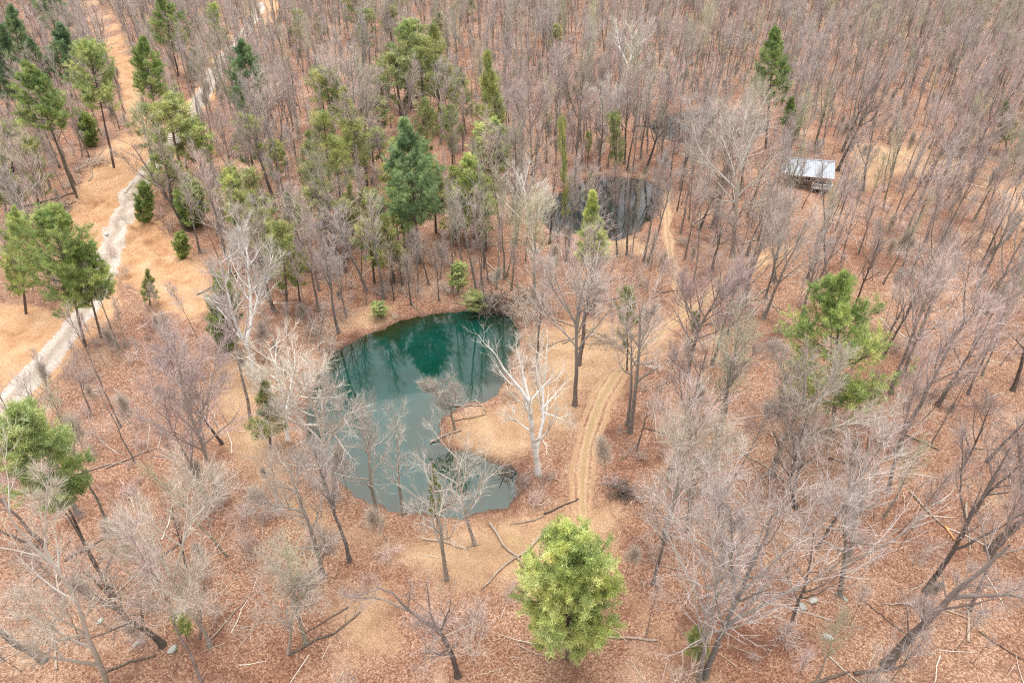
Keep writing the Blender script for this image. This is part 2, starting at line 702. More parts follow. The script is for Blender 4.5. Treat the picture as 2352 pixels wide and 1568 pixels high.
DIRT_PX = [
    [(160, 0), (222, 0), (285, 90), (325, 190), (352, 300), (362, 380), (330, 380), (300, 290), (262, 160), (205, 60)],
    [(225, 345), (290, 300), (335, 370), (350, 385), (300, 470), (262, 545), (232, 610), (150, 640), (138, 520), (165, 470), (198, 410)],
    [(330, 400), (345, 470), (385, 540), (440, 585), (490, 625), (482, 705), (450, 740), (380, 720), (300, 650), (255, 650), (235, 600), (285, 490)],
    [(-80, 690), (60, 700), (130, 715), (250, 630), (285, 700), (220, 770), (130, 850), (60, 930), (-80, 1000)],
    [(590, -20), (640, -20), (640, 60), (605, 60)],
    [(2300, 430), (2400, 420), (2400, 530), (2310, 520)],
    [(1720, 570), (1800, 555), (1820, 580), (1740, 610)],
]
GRASS_PX = [
    [(1050, 960), (1150, 930), (1225, 950), (1235, 1015), (1160, 1048), (1060, 1030), (1030, 990)],
    [(1215, 770), (1330, 725), (1450, 745), (1440, 850), (1330, 900), (1235, 850)],
    [(1000, 1215), (1150, 1195), (1275, 1160), (1300, 1230), (1180, 1340), (1020, 1330), (900, 1280)],
    [(1290, 1150), (1420, 1150), (1400, 1260), (1300, 1260)],
    [(1960, 380), (2035, 380), (2030, 432), (1965, 430)],
    [(2270, 395), (2352, 440), (2352, 480), (2240, 420)],
    [(1355, 552), (1470, 545), (1490, 585), (1400, 592)],
    [(505, 830), (595, 840), (605, 960), (650, 1080), (600, 1130), (535, 1020), (495, 930)],
    [(780, 1370), (880, 1360), (900, 1480), (820, 1500)],
    [(760, 745), (850, 700), (920, 700), (840, 750)],
    [(1380, 940), (1470, 850), (1540, 770), (1500, 760), (1400, 840), (1340, 920)],
    [(1150, 890), (1230, 860), (1330, 900), (1310, 1000), (1240, 1000)],
    [(1960, 330), (2150, 330), (2240, 390), (2100, 410), (1960, 380)],
]


def poly_mask(polys, soft):
    m = np.zeros(GX.size)
    x, y = GX.ravel(), GY.ravel()
    for p in polys:
        q = hits(p)
        lo, hi = q.min(0) - 12, q.max(0) + 12
        k = (x > lo[0]) & (x < hi[0]) & (y > lo[1]) & (y < hi[1])
        s = sdist(x[k], y[k], q)
        m[k] = np.maximum(m[k], np.clip(.5 - s / soft, 0, 1))
    return m


ROAD = hits([(600, -60), (590, 40), (520, 130), (462, 225), (400, 310), (352, 384), (318, 430), (292, 478), (268, 530), (248, 585), (232, 640),
             (200, 710), (140, 785), (70, 862), (0, 935), (-90, 1030)])
OLDTRACK = hits([(1690, 1640), (1600, 1540), (1500, 1420), (1400, 1310), (1345, 1230)])
FARTRACK = hits([(1700, 622), (1770, 582), (1860, 530), (1960, 478), (2100, 440), (2260, 450), (2400, 500)])
TRACK = hits([(1352, 1262), (1340, 1230), (1338, 1150), (1336, 1060), (1352, 985), (1385, 900), (1430, 835), (1500, 775),
              (1560, 735), (1625, 690), (1700, 625), (1770, 582), (1812, 560)])
SPUR = hits([(1575, 735), (1545, 660), (1540, 600), (1535, 540), (1530, 480), (1535, 430)])
DAM = hits([(560, 760), (545, 860), (560, 950), (600, 1060), (660, 1150), (760, 1220), (900, 1250), (1040, 1250), (1180, 1240), (1330, 1210)])


def line_mask(lines, half, soft):
    x, y = GX.ravel(), GY.ravel()
    m = np.zeros(GX.size)
    for q in lines:
        lo, hi = q.min(0) - 8, q.max(0) + 8
        k = (x > lo[0]) & (x < hi[0]) & (y > lo[1]) & (y < hi[1])
        s = seg_dist(x[k], y[k], q, False) - half
        m[k] = np.maximum(m[k], np.clip(.5 - s / soft, 0, 1))
    return m


dirt = poly_mask(DIRT_PX, 4.0)
grass = np.maximum(poly_mask(GRASS_PX, 6.0), line_mask([TRACK], 1.0, 4.5) * .75)
grass = np.maximum(grass, line_mask([OLDTRACK, FARTRACK, SPUR], .9, 3.5) * .62)
grass = np.maximum(grass, line_mask([DAM], 1.5, 5.0) * .62)
shore = np.zeros(GX.size)
for p in PONDS:
    s = sdist(GX.ravel(), GY.ravel(), p)
    shore = np.maximum(shore, np.clip(1 - np.maximum(s, 0) / 1.1, 0, 1))

gm, nt, gb = new_mat("leaf_litter_ground")
V3 = obj_vec(nt)
big = noise(nt, V3, .055, 4, .6)
mid = noise(nt, V3, .28, 6, .6)
fine = noise(nt, V3, 11, 5, .8)
vor = N(nt, "ShaderNodeTexVoronoi")
vor.inputs["Scale"].default_value = 8.0
nt.links.new(V3, vor.inputs["Vector"])
sp = N(nt, "ShaderNodeSeparateColor")
nt.links.new(vor.outputs["Color"], sp.inputs[0])
leafv = math_(nt, 'ADD', math_(nt, 'MULTIPLY', sp.outputs[0], .5), math_(nt, 'MULTIPLY', fine, .55))
litter = ramp(nt, leafv, [(.2, (.10, .045, .027)), (.42, (.225, .115, .07)), (.62, (.32, .18, .115)), (.86, (.50, .335, .235))])
tone = ramp(nt, mid, [(.32, (.82, .74, .70)), (.5, (1, 1, 1)), (.68, (1.10, 1.10, 1.06))])
litter = mix(nt, 1.0, litter, tone, 'MULTIPLY')
# drifts: damp dark hollows, bleached dry leaves
drift = noise(nt, V3, .11, 7, .68, .8)
litter = mix(nt, ramp(nt, drift, [(.32, (.85, .85, .85)), (.46, (0, 0, 0))]), litter, (.12, .055, .035))
litter = mix(nt, ramp(nt, drift, [(.56, (0, 0, 0)), (.70, (.55, .55, .55))]), litter, (.47, .325, .225))
tone2 = ramp(nt, big, [(.36, (.88, .80, .77)), (.5, (1, 1, 1)), (.64, (1.12, 1.16, 1.14))])
litter = mix(nt, 1.0, litter, tone2, 'MULTIPLY')
gr = ramp(nt, math_(nt, 'ADD', math_(nt, 'MULTIPLY', fine, .5), math_(nt, 'MULTIPLY', mid, .5)),
          [(.3, (.23, .128, .068)), (.5, (.39, .245, .14)), (.7, (.54, .375, .235))])
moss = ramp(nt, noise(nt, V3, .22, 3, .5), [(.62, (0, 0, 0)), (.72, (1, 1, 1))])
gr = mix(nt, math_(nt, 'MULTIPLY', moss, .35), gr, (.28, .27, .09))
di = ramp(nt, math_(nt, 'ADD', math_(nt, 'MULTIPLY', mid, .85), math_(nt, 'MULTIPLY', fine, .15)),
          [(.3, (.29, .14, .07)), (.45, (.44, .245, .125)), (.6, (.51, .31, .175)), (.75, (.59, .42, .28))])


def edge(nt, a, w=.12, sc=.8):
    n_ = math_(nt, 'ADD', noise(nt, V3, sc, 5, .7), math_(nt, 'MULTIPLY', fine, .5))
    x = math_(nt, 'SUBTRACT', math_(nt, 'ADD', attr(nt, a), n_), .75)
    return math_(nt, 'DIVIDE', math_(nt, 'SUBTRACT', x, .5 - w), 2 * w, clamp=True)


gul = noise(nt, V3, .6, 6, .75, 2.5)
di = mix(nt, ramp(nt, gul, [(.33, (.7, .7, .7)), (.44, (0, 0, 0))]), di, (.36, .19, .10))
c = mix(nt, edge(nt, "grass", .25), litter, gr)
c = mix(nt, edge(nt, "dirt", .16, .5), c, di)
c = mix(nt, math_(nt, 'MULTIPLY', math_(nt, 'POWER', attr(nt, "shore"), 2.0), .75), c, (.075, .045, .03))
nt.links.new(c, gb.inputs["Base Color"])
bp = N(nt, "ShaderNodeBump")
bp.inputs["Strength"].default_value = .8
bp.inputs["Distance"].default_value = .16
nt.links.new(math_(nt, 'ADD', leafv, mid), bp.inputs["Height"])
nt.links.new(bp.outputs[0], gb.inputs["Normal"])

nx, ny = len(xs), len(ys)
ii, jj = np.meshgrid(np.arange(nx - 1), np.arange(ny - 1))
a0 = (jj * nx + ii).ravel()
GF = np.stack([a0, a0 + 1, a0 + 1 + nx, a0 + nx], 1)
ground = link("ground", build("ground", np.stack([GX.ravel(), GY.ravel(), GZ], 1), [(GF, 0)], [gm], True,
                             {"dirt": dirt, "grass": grass, "shore": shore}))
tag(ground, "forest floor of brown leaf litter with patches of dry grass and bare orange dirt", "ground", kind="structure")


# ------------------------------------------------------------------ ponds
def water_mesh(name, P, deep, shallow, milk, step=.8, depthscale=5.):
    lo, hi = P.min(0) - 1.5, P.max(0) + 1.5
    x_, y_ = np.arange(lo[0], hi[0], step), np.arange(lo[1], hi[1], step)
    X, Y = np.meshgrid(x_, y_)
    s = sdist(X.ravel(), Y.ravel(), P)
    d = np.clip(-s / depthscale, 0, 1)
    n_, m_ = len(x_), len(y_)
    i_, j_ = np.meshgrid(np.arange(n_ - 1), np.arange(m_ - 1))
    a = (j_ * n_ + i_).ravel()
    F = np.stack([a, a + 1, a + 1 + n_, a + n_], 1)
    F = F[(s[F] < 1.6).any(1)]
    m, nt, b = new_mat(name + "_water")
    v = obj_vec(nt)
    f = noise(nt, v, .22, 4, .6, .6)
    k = math_(nt, 'ADD', attr(nt, "depth"), math_(nt, 'MULTIPLY', math_(nt, 'SUBTRACT', f, .5), .5), clamp=True)
    c = ramp(nt, k, [(.05, shallow), (.5, tuple((np.array(deep) + np.array(shallow)) / 2)), (.95, deep)])
    if milk:
        f2 = noise(nt, v, .16, 3, .55, 1.2)
        c = mix(nt, math_(nt, 'MULTIPLY', ramp(nt, f2, [(.46, (0, 0, 0)), (.64, (1, 1, 1))]), .6), c, milk)
    nt.links.new(c, b.inputs["Base Color"])
    b.inputs["Roughness"].default_value = .03
    b.inputs["IOR"].default_value = 1.6
    b.inputs["Specular IOR Level"].default_value = .5
    bump = N(nt, "ShaderNodeBump")
    bump.inputs["Strength"].default_value = .04
    bump.inputs["Distance"].default_value = .03
    nt.links.new(noise(nt, v, 2.2, 3, .5), bump.inputs["Height"])
    nt.links.new(bump.outputs[0], b.inputs["Normal"])
    me = build(name, np.stack([X.ravel(), Y.ravel(), np.full(X.size, WZ)], 1), [(F, 0)], [m], True, {"depth": d})
    return link(name, me)


w1 = water_mesh("pond_water", PONDS[0], (.001, .030, .019), (.018, .022, .008), (.003, .046, .038))
tag(w1, "large still green pond in the clearing, mirroring the trees behind it", "pond", kind="structure")
w2 = water_mesh("pond_water", PONDS[1], (.012, .016, .014), (.022, .018, .012), (.03, .036, .036))
tag(w2, "small dark oval pond among the trees above the green one", "pond", kind="structure")
w3 = water_mesh("pond_water", PONDS[2], (.012, .014, .013), (.02, .018, .014), None)
tag(w3, "dark water half hidden by bare branches left of the cabin", "pond", kind="structure")


# ------------------------------------------------------------------ gravel road and dirt track
def strip(name, line, half, mat, ruts, seed, crown=.07, jitter=.5):
    rng = np.random.default_rng(seed)
    n = int(np.linalg.norm(np.diff(line, axis=0), axis=1).sum() / .6)
    L = resample(line, n)
    for _ in range(60):
        L[1:-1] = (L[:-2] + L[2:] + 2 * L[1:-1]) / 4
    T = norm(np.gradient(L, axis=0))
    Nn = np.stack([T[:, 1], -T[:, 0]], 1)
    cr = np.linspace(-1.25, 1.25, 21)
    k = np.arange(n)
    wob = [half + jitter * (np.convolve(rng.normal(size=n + 30), np.ones(31) / 31, 'valid')[:n]) * 3 +
           .35 * np.convolve(rng.normal(size=n + 4), np.ones(5) / 5, 'valid')[:n] for _ in range(2)]
    W = np.where(cr[None] < 0, wob[0][:, None], wob[1][:, None])
    XY = L[:, None] + Nn[:, None] * (cr[None] * W)[..., None]
    z = terrain(XY[..., 0].ravel(), XY[..., 1].ravel()).reshape(n, 21)
    h = crown * (1 - cr ** 2) + rng.normal(size=(n, 21)) * .008
    h -= ruts * (np.exp(-((np.abs(cr) - .52) / .16) ** 2))
    h[:, 0] -= .4
    h[:, -1] -= .4
    V = np.stack([XY[..., 0], XY[..., 1], z + h + .012], -1).reshape(-1, 3)
    i_, j_ = np.meshgrid(np.arange(20), np.arange(n - 1))
    a = (j_ * 21 + i_).ravel()
    F = np.stack([a, a + 1, a + 22, a + 21], 1)
    me = build(name, V, [(F, 0)], [mat], True, {"cross": np.tile(np.abs(cr), n)})
    return link(name, me)


def road_mat(name, rut, mid_, side, thr):
    m, nt, b = new_mat(name)
    v = obj_vec(nt)
    f = noise(nt, v, 1.1, 5, .7)
    g = noise(nt, v, 5, 4, .7)
    x = math_(nt, 'ADD', attr(nt, "cross"), math_(nt, 'MULTIPLY', math_(nt, 'SUBTRACT', f, .5), .5))
    c = ramp(nt, x, [(.12, mid_), (.36, rut), (.66, rut), (thr, side), (1.0, side)])
    c = mix(nt, 1.0, c, ramp(nt, g, [(.3, (.72, .70, .68)), (.7, (1.2, 1.2, 1.2))]), 'MULTIPLY')
    nt.links.new(c, b.inputs["Base Color"])
    bb = N(nt, "ShaderNodeBump")
    bb.inputs["Strength"].default_value = .5
    bb.inputs["Distance"].default_value = .05
    nt.links.new(g, bb.inputs["Height"])
    nt.links.new(bb.outputs[0], b.inputs["Normal"])
    return m


tag(strip("gravel_road", ROAD, 2.7, road_mat("pale_gravel", (.44, .38, .32), (.34, .275, .215), (.41, .245, .13), .80), .03, 3),
    "pale gravel road curving down the left side", "road", kind="structure")
tm_ = road_mat("track_soil", (.43, .285, .175), (.33, .225, .12), (.35, .215, .125), .78)
tag(strip("dirt_track", TRACK, 1.35, tm_, .09, 4, .05, .3), "two rutted dirt track passing the pond towards the cabin", "track", kind="structure")
tag(strip("dirt_path", SPUR, .8, tm_, .03, 5, .03, .5), "dirt path running along the right bank of the small pond", "path", kind="structure")

# ------------------------------------------------------------------ cabin
def box(b, lo, hi, a=0.):
    (x0, y0, z0), (x1, y1, z1) = lo, hi
    V = np.array([(x0, y0, z0), (x1, y0, z0), (x1, y1, z0), (x0, y1, z0), (x0, y0, z1), (x1, y0, z1), (x1, y1, z1), (x0, y1, z1)], float)
    b.add(V, np.array([(0, 3, 2, 1), (4, 5, 6, 7), (0, 1, 5, 4), (1, 2, 6, 5), (2, 3, 7, 6), (3, 0, 4, 7)]), a)


def plain(name, col, rough=.8, metal=0., var=.15, sc=3.):
    m, nt, b = new_mat(name)
    f = noise(nt, obj_vec(nt), sc, 4, .6)
    c = ramp(nt, f, [(.3, tuple(x * (1 - var) for x in col)), (.7, tuple(min(1, x * (1 + var)) for x in col))])
    nt.links.new(c, b.inputs["Base Color"])
    b.inputs["Roughness"].default_value = rough
    b.inputs["Metallic"].default_value = metal
    return m


M_ROOF = plain("pale_metal_roof", (.36, .395, .44), .5, .0, .08, .8)
M_WALL = plain("weathered_board_wall", (.22, .17, .13), .85, 0, .35, 2)
M_WOOD = plain("warm_wood", (.52, .32, .17), .8, 0, .2, 2)
M_TRIM = plain("white_trim", (.72, .71, .68), .6, 0, .06)
M_DECK = plain("grey_deck", (.36, .32, .28), .85, 0, .2, 2)
M_GLASS = plain("window_glass", (.03, .035, .04), .05, 0, .1)
CB = g3(1850, 420)
cabin = bpy.data.objects.new("cabin", None)
COL.objects.link(cabin)
cabin.location = (CB[0], CB[1], CB[2])
cabin.rotation_euler = (0, 0, R(-13))
cabin.scale = (.93, .93, .93)
tag(cabin, "small wooden cabin with a pale metal roof and a railed porch, among bare trees", "cabin")
LX, DY, FZ, EZ, RZ = 4.0, 2.9, .9, 3.5, 5.2
# board walls: closed box with gables, vertical battens in the mesh
b = Buf()
box(b, (-LX, -DY + 0, FZ), (1.0, DY, EZ))
box(b, (1.0, -.4, FZ), (LX, DY, EZ))
for x in np.arange(-LX + .2, 1.0, .4):
    box(b, (x, -DY - .03, FZ + .02), (x + .06, -DY + .01, EZ - .02))
for y in np.arange(-DY + .2, DY, .4):
    box(b, (-LX - .03, y, FZ + .02), (-LX + .01, y + .06, EZ - .02))
for sx in (-LX, LX):                # gable triangles, .1 thick
    s1 = .1 if sx < 0 else -.1
    V = np.array([(sx, -DY, EZ), (sx, DY, EZ), (sx, 0, RZ - .05), (sx + s1, -DY, EZ), (sx + s1, DY, EZ), (sx + s1, 0, RZ - .05)], float)
    b.add(V, np.array([(0, 1, 2), (3, 5, 4)]))
    b.add(V, np.array([(0, 3, 4, 1), (1, 4, 5, 2), (2, 5, 3, 0)]))
box(b, (-LX + .1, -DY + .1, -.6), (LX - .1, DY - .1, FZ - .14))
link("wall", b.mesh("wall", [M_WALL]), cabin)
b = Buf()
box(b, (1.05, -.46, FZ + .01), (LX - .01, -.402, EZ - .01))
link("porch_wall", b.mesh("porch_wall", [M_WOOD]), cabin)
# ribbed metal roof, two slopes of real thickness
OX, OY = .55, .7
sl_ = (RZ - EZ) / DY
b = Buf()
for s1 in (-1, 1):
    y0, z0 = s1 * (DY + OY), RZ - sl_ * (DY + OY)
    V = np.array([(-LX - OX, y0, z0 + .05), (LX + OX, y0, z0 + .05), (LX + OX, 0, RZ + .05), (-LX - OX, 0, RZ + .05),
                  (-LX - OX, y0, z0 - .03), (LX + OX, y0, z0 - .03), (LX + OX, 0, RZ - .03), (-LX - OX, 0, RZ - .03)], float)
    F = np.array([(0, 1, 2, 3), (4, 7, 6, 5), (0, 4, 5, 1), (1, 5, 6, 2), (2, 6, 7, 3), (3, 7, 4, 0)])
    b.add(V, F)
    for x in np.arange(-LX - OX + .3, LX + OX, .45):
        V = np.array([(x, y0, z0 + .045), (x + .05, y0, z0 + .045), (x + .05, s1 * .08, RZ + .02), (x, s1 * .08, RZ + .02),
                      (x, y0, z0 + .10), (x + .05, y0, z0 + .10), (x + .05, s1 * .08, RZ + .075), (x, s1 * .08, RZ + .075)], float)
        b.add(V, F)
roof_o = link("roof", b.mesh("roof", [M_ROOF]), cabin)
b = Buf()
box(b, (-LX - OX - .02, -.16, RZ + .03), (LX + OX + .02, .16, RZ + .10))
link("ridge_cap", b.mesh("ridge_cap", [M_ROOF]), roof_o)
for s1 in (-1, 1):
    b = Buf()
    box(b, (-LX - OX - .03, s1 * (DY + OY) - .05 + s1 * .05, RZ - sl_ * (DY + OY) - .12), (LX + OX + .03, s1 * (DY + OY) + .05 + s1 * .05, RZ - sl_ * (DY + OY) + .03))
    link("fascia", b.mesh("fascia", [M_TRIM]), roof_o)
# lean-to roof on the left gable
b = Buf()
V = np.array([(-LX - 1.5, -DY, 2.9), (-LX - .04, -DY, 3.4), (-LX - .04, DY - 1, 3.4), (-LX - 1.5, DY - 1, 2.9)], float)
b.add(np.concatenate([V + (0, 0, .05), V - (0, 0, .03)]), np.array([(0, 1, 2, 3), (4, 7, 6, 5), (0, 4, 5, 1), (1, 5, 6, 2), (2, 6, 7, 3), (3, 7, 4, 0)]))
link("lean_to_roof", b.mesh("lean_to_roof", [M_ROOF]), cabin)
for y in (-DY + .15, DY - 1.2):
    b = Buf()
    box(b, (-LX - 1.42, y, -.6), (-LX - 1.3, y + .12, 2.9))
    link("post", b.mesh("post", [M_WOOD]), cabin)
b = Buf()
box(b, (.6, -DY - 1.6, FZ - .14), (LX + .5, -.47, FZ - .0))
for x in np.arange(.62, LX + .45, .15):
    box(b, (x, -DY - 1.6, FZ), (x + .13, -.48, FZ + .025))
link("porch_deck", b.mesh("porch_deck", [M_DECK]), cabin)
for x, y in ((.7, -DY - 1.5), (2.6, -DY - 1.5), (LX + .3, -DY - 1.5), (LX + .3, -DY + .3), (LX - .1, -DY - .2)):
    b = Buf()
    box(b, (x, y, -.7), (x + .13, y + .13, FZ - .15 if y < -DY - 1 else 3.1))
    link("post", b.mesh("post", [M_TRIM]), cabin)
for x0, y0, x1, y1 in ((.65, -DY - 1.55, LX + .45, -DY - 1.55), (LX + .45, -DY - 1.55, LX + .45, -.6), (.65, -DY - 1.55, .65, -DY - .05)):
    b = Buf()
    nseg = max(2, int(math.hypot(x1 - x0, y1 - y0) / .22))
    for t in range(nseg + 1):
        x, y = x0 + (x1 - x0) * t / nseg, y0 + (y1 - y0) * t / nseg
        box(b, (x - .03, y - .03, FZ + .03), (x + .03, y + .03, FZ + .95))
    box(b, (min(x0, x1) - .05, min(y0, y1) - .05, FZ + .951), (max(x0, x1) + .05, max(y0, y1) + .05, FZ + 1.03))
    box(b, (min(x0, x1) - .035, min(y0, y1) - .035, FZ + .1), (max(x0, x1) + .035, max(y0, y1) + .035, FZ + .16))
    link("railing", b.mesh("railing", [M_TRIM]), cabin)


def window(cx, cz, w, h, face):
    f, g = Buf(), Buf()
    if face == 'front':
        y = -DY - .035
        box(f, (cx - w / 2, y - .05, cz - h / 2), (cx + w / 2, y, cz - h / 2 + .09))
        box(f, (cx - w / 2, y - .05, cz + h / 2 - .09), (cx + w / 2, y, cz + h / 2))
        for xx in (cx - w / 2, cx - .04, cx + w / 2 - .08):
            box(f, (xx, y - .045, cz - h / 2 + .091), (xx + .08, y, cz + h / 2 - .091))
        box(g, (cx - w / 2 + .02, y - .02, cz - h / 2 + .02), (cx + w / 2 - .02, y + .001, cz + h / 2 - .02))
    else:
        x = -LX - .035
        box(f, (x - .05, cx - w / 2, cz - h / 2), (x, cx + w / 2, cz - h / 2 + .09))
        box(f, (x - .05, cx - w / 2, cz + h / 2 - .09), (x, cx + w / 2, cz + h / 2))
        for yy in (cx - w / 2, cx - .04, cx + w / 2 - .08):
            box(f, (x - .045, yy, cz - h / 2 + .091), (x, yy + .08, cz + h / 2 - .091))
        box(g, (x - .02, cx - w / 2 + .02, cz - h / 2 + .02), (x + .001, cx + w / 2 - .02, cz + h / 2 - .02))
    o = link("window", f.mesh("window", [M_TRIM]), cabin)
    link("pane", g.mesh("pane", [M_GLASS]), o)


window(-2.6, 2.3, 1.1, 1.1, 'front')
window(-.4, 2.3, 1.1, 1.1, 'front')
window(-1.2, 2.1, 1.0, 1.0, 'side')
b = Buf()
box(b, (1.9, -.53, FZ + .03), (2.85, -.462, FZ + 2.1))
door = link("door", b.mesh("door", [M_TRIM]), cabin)
b = Buf()
box(b, (2.7, -.60, FZ + 1.0), (2.75, -.531, FZ + 1.06))
link("handle", b.mesh("handle", [M_GLASS]), door)

# ------------------------------------------------------------------ single trees traced from where they stand
def limb_tree(name, base, limbs, rads, hue, label, cat="bare tree", group=None, seed=1, n1=9, a1=.7, ratio=.42, n2=7, n3=5, nt_=5,
              c0=.25, tw=.012, spread=.35):
    rng = np.random.default_rng(seed)
    B = g3(*base)
    done = []
    for k, px in enumerate(limbs):
        pts = np.array([lift(u, v, B[1]) for u, v in px])
        off = 0.
        if k == 0:
            pts[0] = B - np.array([0, 0, .3])
        elif done:
            allp = np.concatenate(done)
            dd = np.hypot(allp[:, 0] - pts[0, 0], allp[:, 2] - pts[0, 2])
            j = dd.argmin()
            pts[0] = allp[j]
            off = allp[j, 1] - B[1]
        d = np.r_[0, np.cumsum(np.linalg.norm(np.diff(pts, axis=0), axis=1))]
        sl_ = 0. if k == 0 else rng.choice([-1, 1]) * spread * (.5 + rng.random())
        pts[:, 1] = B[1] + off + d * sl_
        done.append(resample(pts, 24))
    S = np.array([resample(p, 12) for p in done]) - B
    S[:, 2:] += np.cumsum(rng.normal(size=(len(S), 10, 3)) * .035, 1)
    RR = np.array([r * (1 - .78 * np.linspace(0, 1, 12)) * (1 + (.45 * np.exp(-np.linspace(0, 1, 12) * 25) if i == 0 else 0)) for i, r in enumerate(rads)])
    # branches grow mostly from the outer part of each limb
    tm, cm = crown_from(rng, S, RR, hue, n1, a1, ratio, c0=c0, n2=n2, n3=n3, nt_=nt_, up=.45, top_short=.5, tw=tw)
    return tree_obj(name, (tm, cm), B, label, cat, group)


limb_tree("sycamore_tree", (1238, 1090),
          [[(1238, 1090), (1233, 1059), (1222, 1000), (1223, 965), (1219, 930), (1205, 900), (1180, 870), (1160, 845), (1145, 815)],
           [(1236, 1050), (1240, 1016), (1251, 985), (1250, 950), (1256, 915), (1262, 880)],
           [(1219, 930), (1205, 890), (1199, 860), (1188, 820)],
           [(1222, 985), (1190, 975), (1160, 960)],
           [(1251, 980), (1280, 982), (1312, 990)],
           [(1250, 950), (1238, 925), (1232, 890)]],
          [.34, .26, .17, .12, .10, .12], 'white', "bright white sycamore forked low, standing on the bank between pond and track", "sycamore", seed=5, n1=7, n2=5, n3=4, nt_=3, tw=.010, ratio=.36)
limb_tree("birch_tree", (585, 862),
          [[(585, 862), (577, 823), (563, 790), (547, 763), (533, 723), (525, 683), (513, 643), (505, 600)],
           [(563, 790), (568, 756), (560, 710), (547, 673), (537, 636), (520, 616), (500, 585)],
           [(547, 673), (545, 640), (537, 596), (540, 560)],
           [(568, 756), (575, 720), (582, 690), (597, 640)],
           [(533, 723), (510, 705), (492, 700)]],
          [.32, .26, .15, .18, .1], 'white', "tall white barked tree with two leaning stems left of the pond", "white tree", seed=8, n1=10, n2=7, ratio=.38)
limb_tree("oak_tree", (2035, 1526),
          [[(2035, 1526), (2068, 1489), (2115, 1436), (2155, 1406), (2185, 1366), (2218, 1336), (2268, 1299), (2320, 1250)],
           [(2155, 1406), (2190, 1395), (2228, 1385), (2290, 1380)],
           [(2115, 1436), (2112, 1400), (2108, 1355)],
           [(2185, 1366), (2240, 1350), (2310, 1330), (2360, 1340)]],
          [.42, .2, .1, .2], 'dark', "thick dark trunked oak leaning right in the bottom right corner", "oak", seed=12, n1=8, n2=5, n3=4, ratio=.3)
limb_tree("oak_tree", (2271, 1263),
          [[(2271, 1263), (2301, 1236), (2352, 1196), (2400, 1150), (2460, 1090)],
           [(2352, 1196), (2380, 1120), (2400, 1060)]], [.45, .2], 'dark',
          "massive dark trunk cut off by the right edge of the photo", "oak", seed=13, ratio=.3)
limb_tree("maple_tree", (1605, 1559),
          [[(1605, 1559), (1622, 1480), (1635, 1413), (1645, 1359), (1640, 1290), (1630, 1230)],
           [(1645, 1359), (1668, 1310), (1680, 1250), (1690, 1200)]], [.24, .15], 'grey',
          "grey tree, left one of a leaning pair at the bottom right of the green pine", "maple", seed=15, n1=12)
limb_tree("maple_tree", (1617, 1553),
          [[(1617, 1553), (1661, 1446), (1688, 1393), (1718, 1323), (1755, 1246), (1775, 1190)],
           [(1688, 1393), (1690, 1320), (1700, 1240)]], [.27, .15], 'grey',
          "grey tree, right one of a leaning pair at the bottom right of the green pine", "maple", seed=16, n1=12)
limb_tree("maple_tree", (1815, 1443),
          [[(1815, 1443), (1831, 1383), (1855, 1329), (1865, 1279), (1868, 1220)]], [.17], 'dark',
          "slim dark trunked tree beside two pale stones on the leaf slope", "maple", seed=17)
limb_tree("maple_tree", (1930, 1366),
          [[(1930, 1366), (1941, 1296), (1938, 1213), (1945, 1146), (1950, 1075)],
           [(1935, 1330), (1981, 1263), (2001, 1213), (2035, 1163), (2070, 1110)],
           [(1938, 1213), (1925, 1150), (1905, 1100)]], [.24, .2, .1], 'grey',
          "grey tree splitting near its foot into an upright and a leaning stem", "maple", seed=18, n1=10)
limb_tree("maple_tree", (2238, 1173), [[(2238, 1173), (2270, 1130), (2325, 1083), (2365, 1035)]], [.2], 'dark',
          "dark leaning tree near the right edge above the massive trunk", "maple", seed=19)
limb_tree("maple_tree", (2205, 1083), [[(2205, 1083), (2231, 1040), (2260, 975), (2275, 920)]], [.15], 'dark',
          "slim dark tree leaning right, beside a low black stump at the right edge", "maple", seed=20)
limb_tree("hickory_tree", (1770, 1092),
          [[(1770, 1092), (1798, 1020), (1825, 960), (1845, 930), (1852, 890), (1850, 840)],
           [(1845, 930), (1820, 900), (1795, 860), (1790, 830)],
           [(1845, 930), (1800, 925), (1765, 940)]], [.4, .16, .12], 'pale',
          "pale crowned tree with a thick dark foot in front of the big pine", "hickory", seed=22, n1=11, ratio=.4)
limb_tree("hickory_tree", (1822, 1125),
          [[(1822, 1125), (1845, 1060), (1858, 1000), (1858, 950)],
           [(1858, 1000), (1900, 965), (1960, 935), (2010, 900)],
           [(1858, 960), (1900, 900), (1930, 860), (1935, 830)]], [.2, .15, .14], 'pale',
          "pale tree with wide drooping limbs at the foot of the big right pine", "hickory", seed=23, n1=11, ratio=.38)
limb_tree("tulip_tree", (1320, 930),
          [[(1320, 930), (1325, 860), (1322, 800), (1321, 740), (1330, 690), (1345, 640)],
           [(1321, 740), (1290, 700), (1262, 665), (1250, 630)],
           [(1325, 730), (1355, 690), (1375, 650)]], [.3, .13, .13], 'grey',
          "lone straight grey trunked tree between the pond and the dirt track", "tree", seed=25, n1=12, c0=.45, ratio=.42)
limb_tree("tulip_tree", (1447, 992),
          [[(1447, 992), (1455, 930), (1462, 860), (1470, 790), (1470, 730), (1480, 690)],
           [(1470, 790), (1490, 760), (1505, 725)]], [.3, .12], 'grey',
          "tallest grey trunk of the clump right of the track bend", "tree", seed=26, n1=9, c0=.4, ratio=.3)
limb_tree("tulip_tree", (1440, 975), [[(1440, 975), (1450, 900), (1455, 820), (1452, 740)]], [.22], 'grey',
          "second slimmer trunk of the clump right of the track bend", "tree", seed=27, n1=9, c0=.5, ratio=.3)
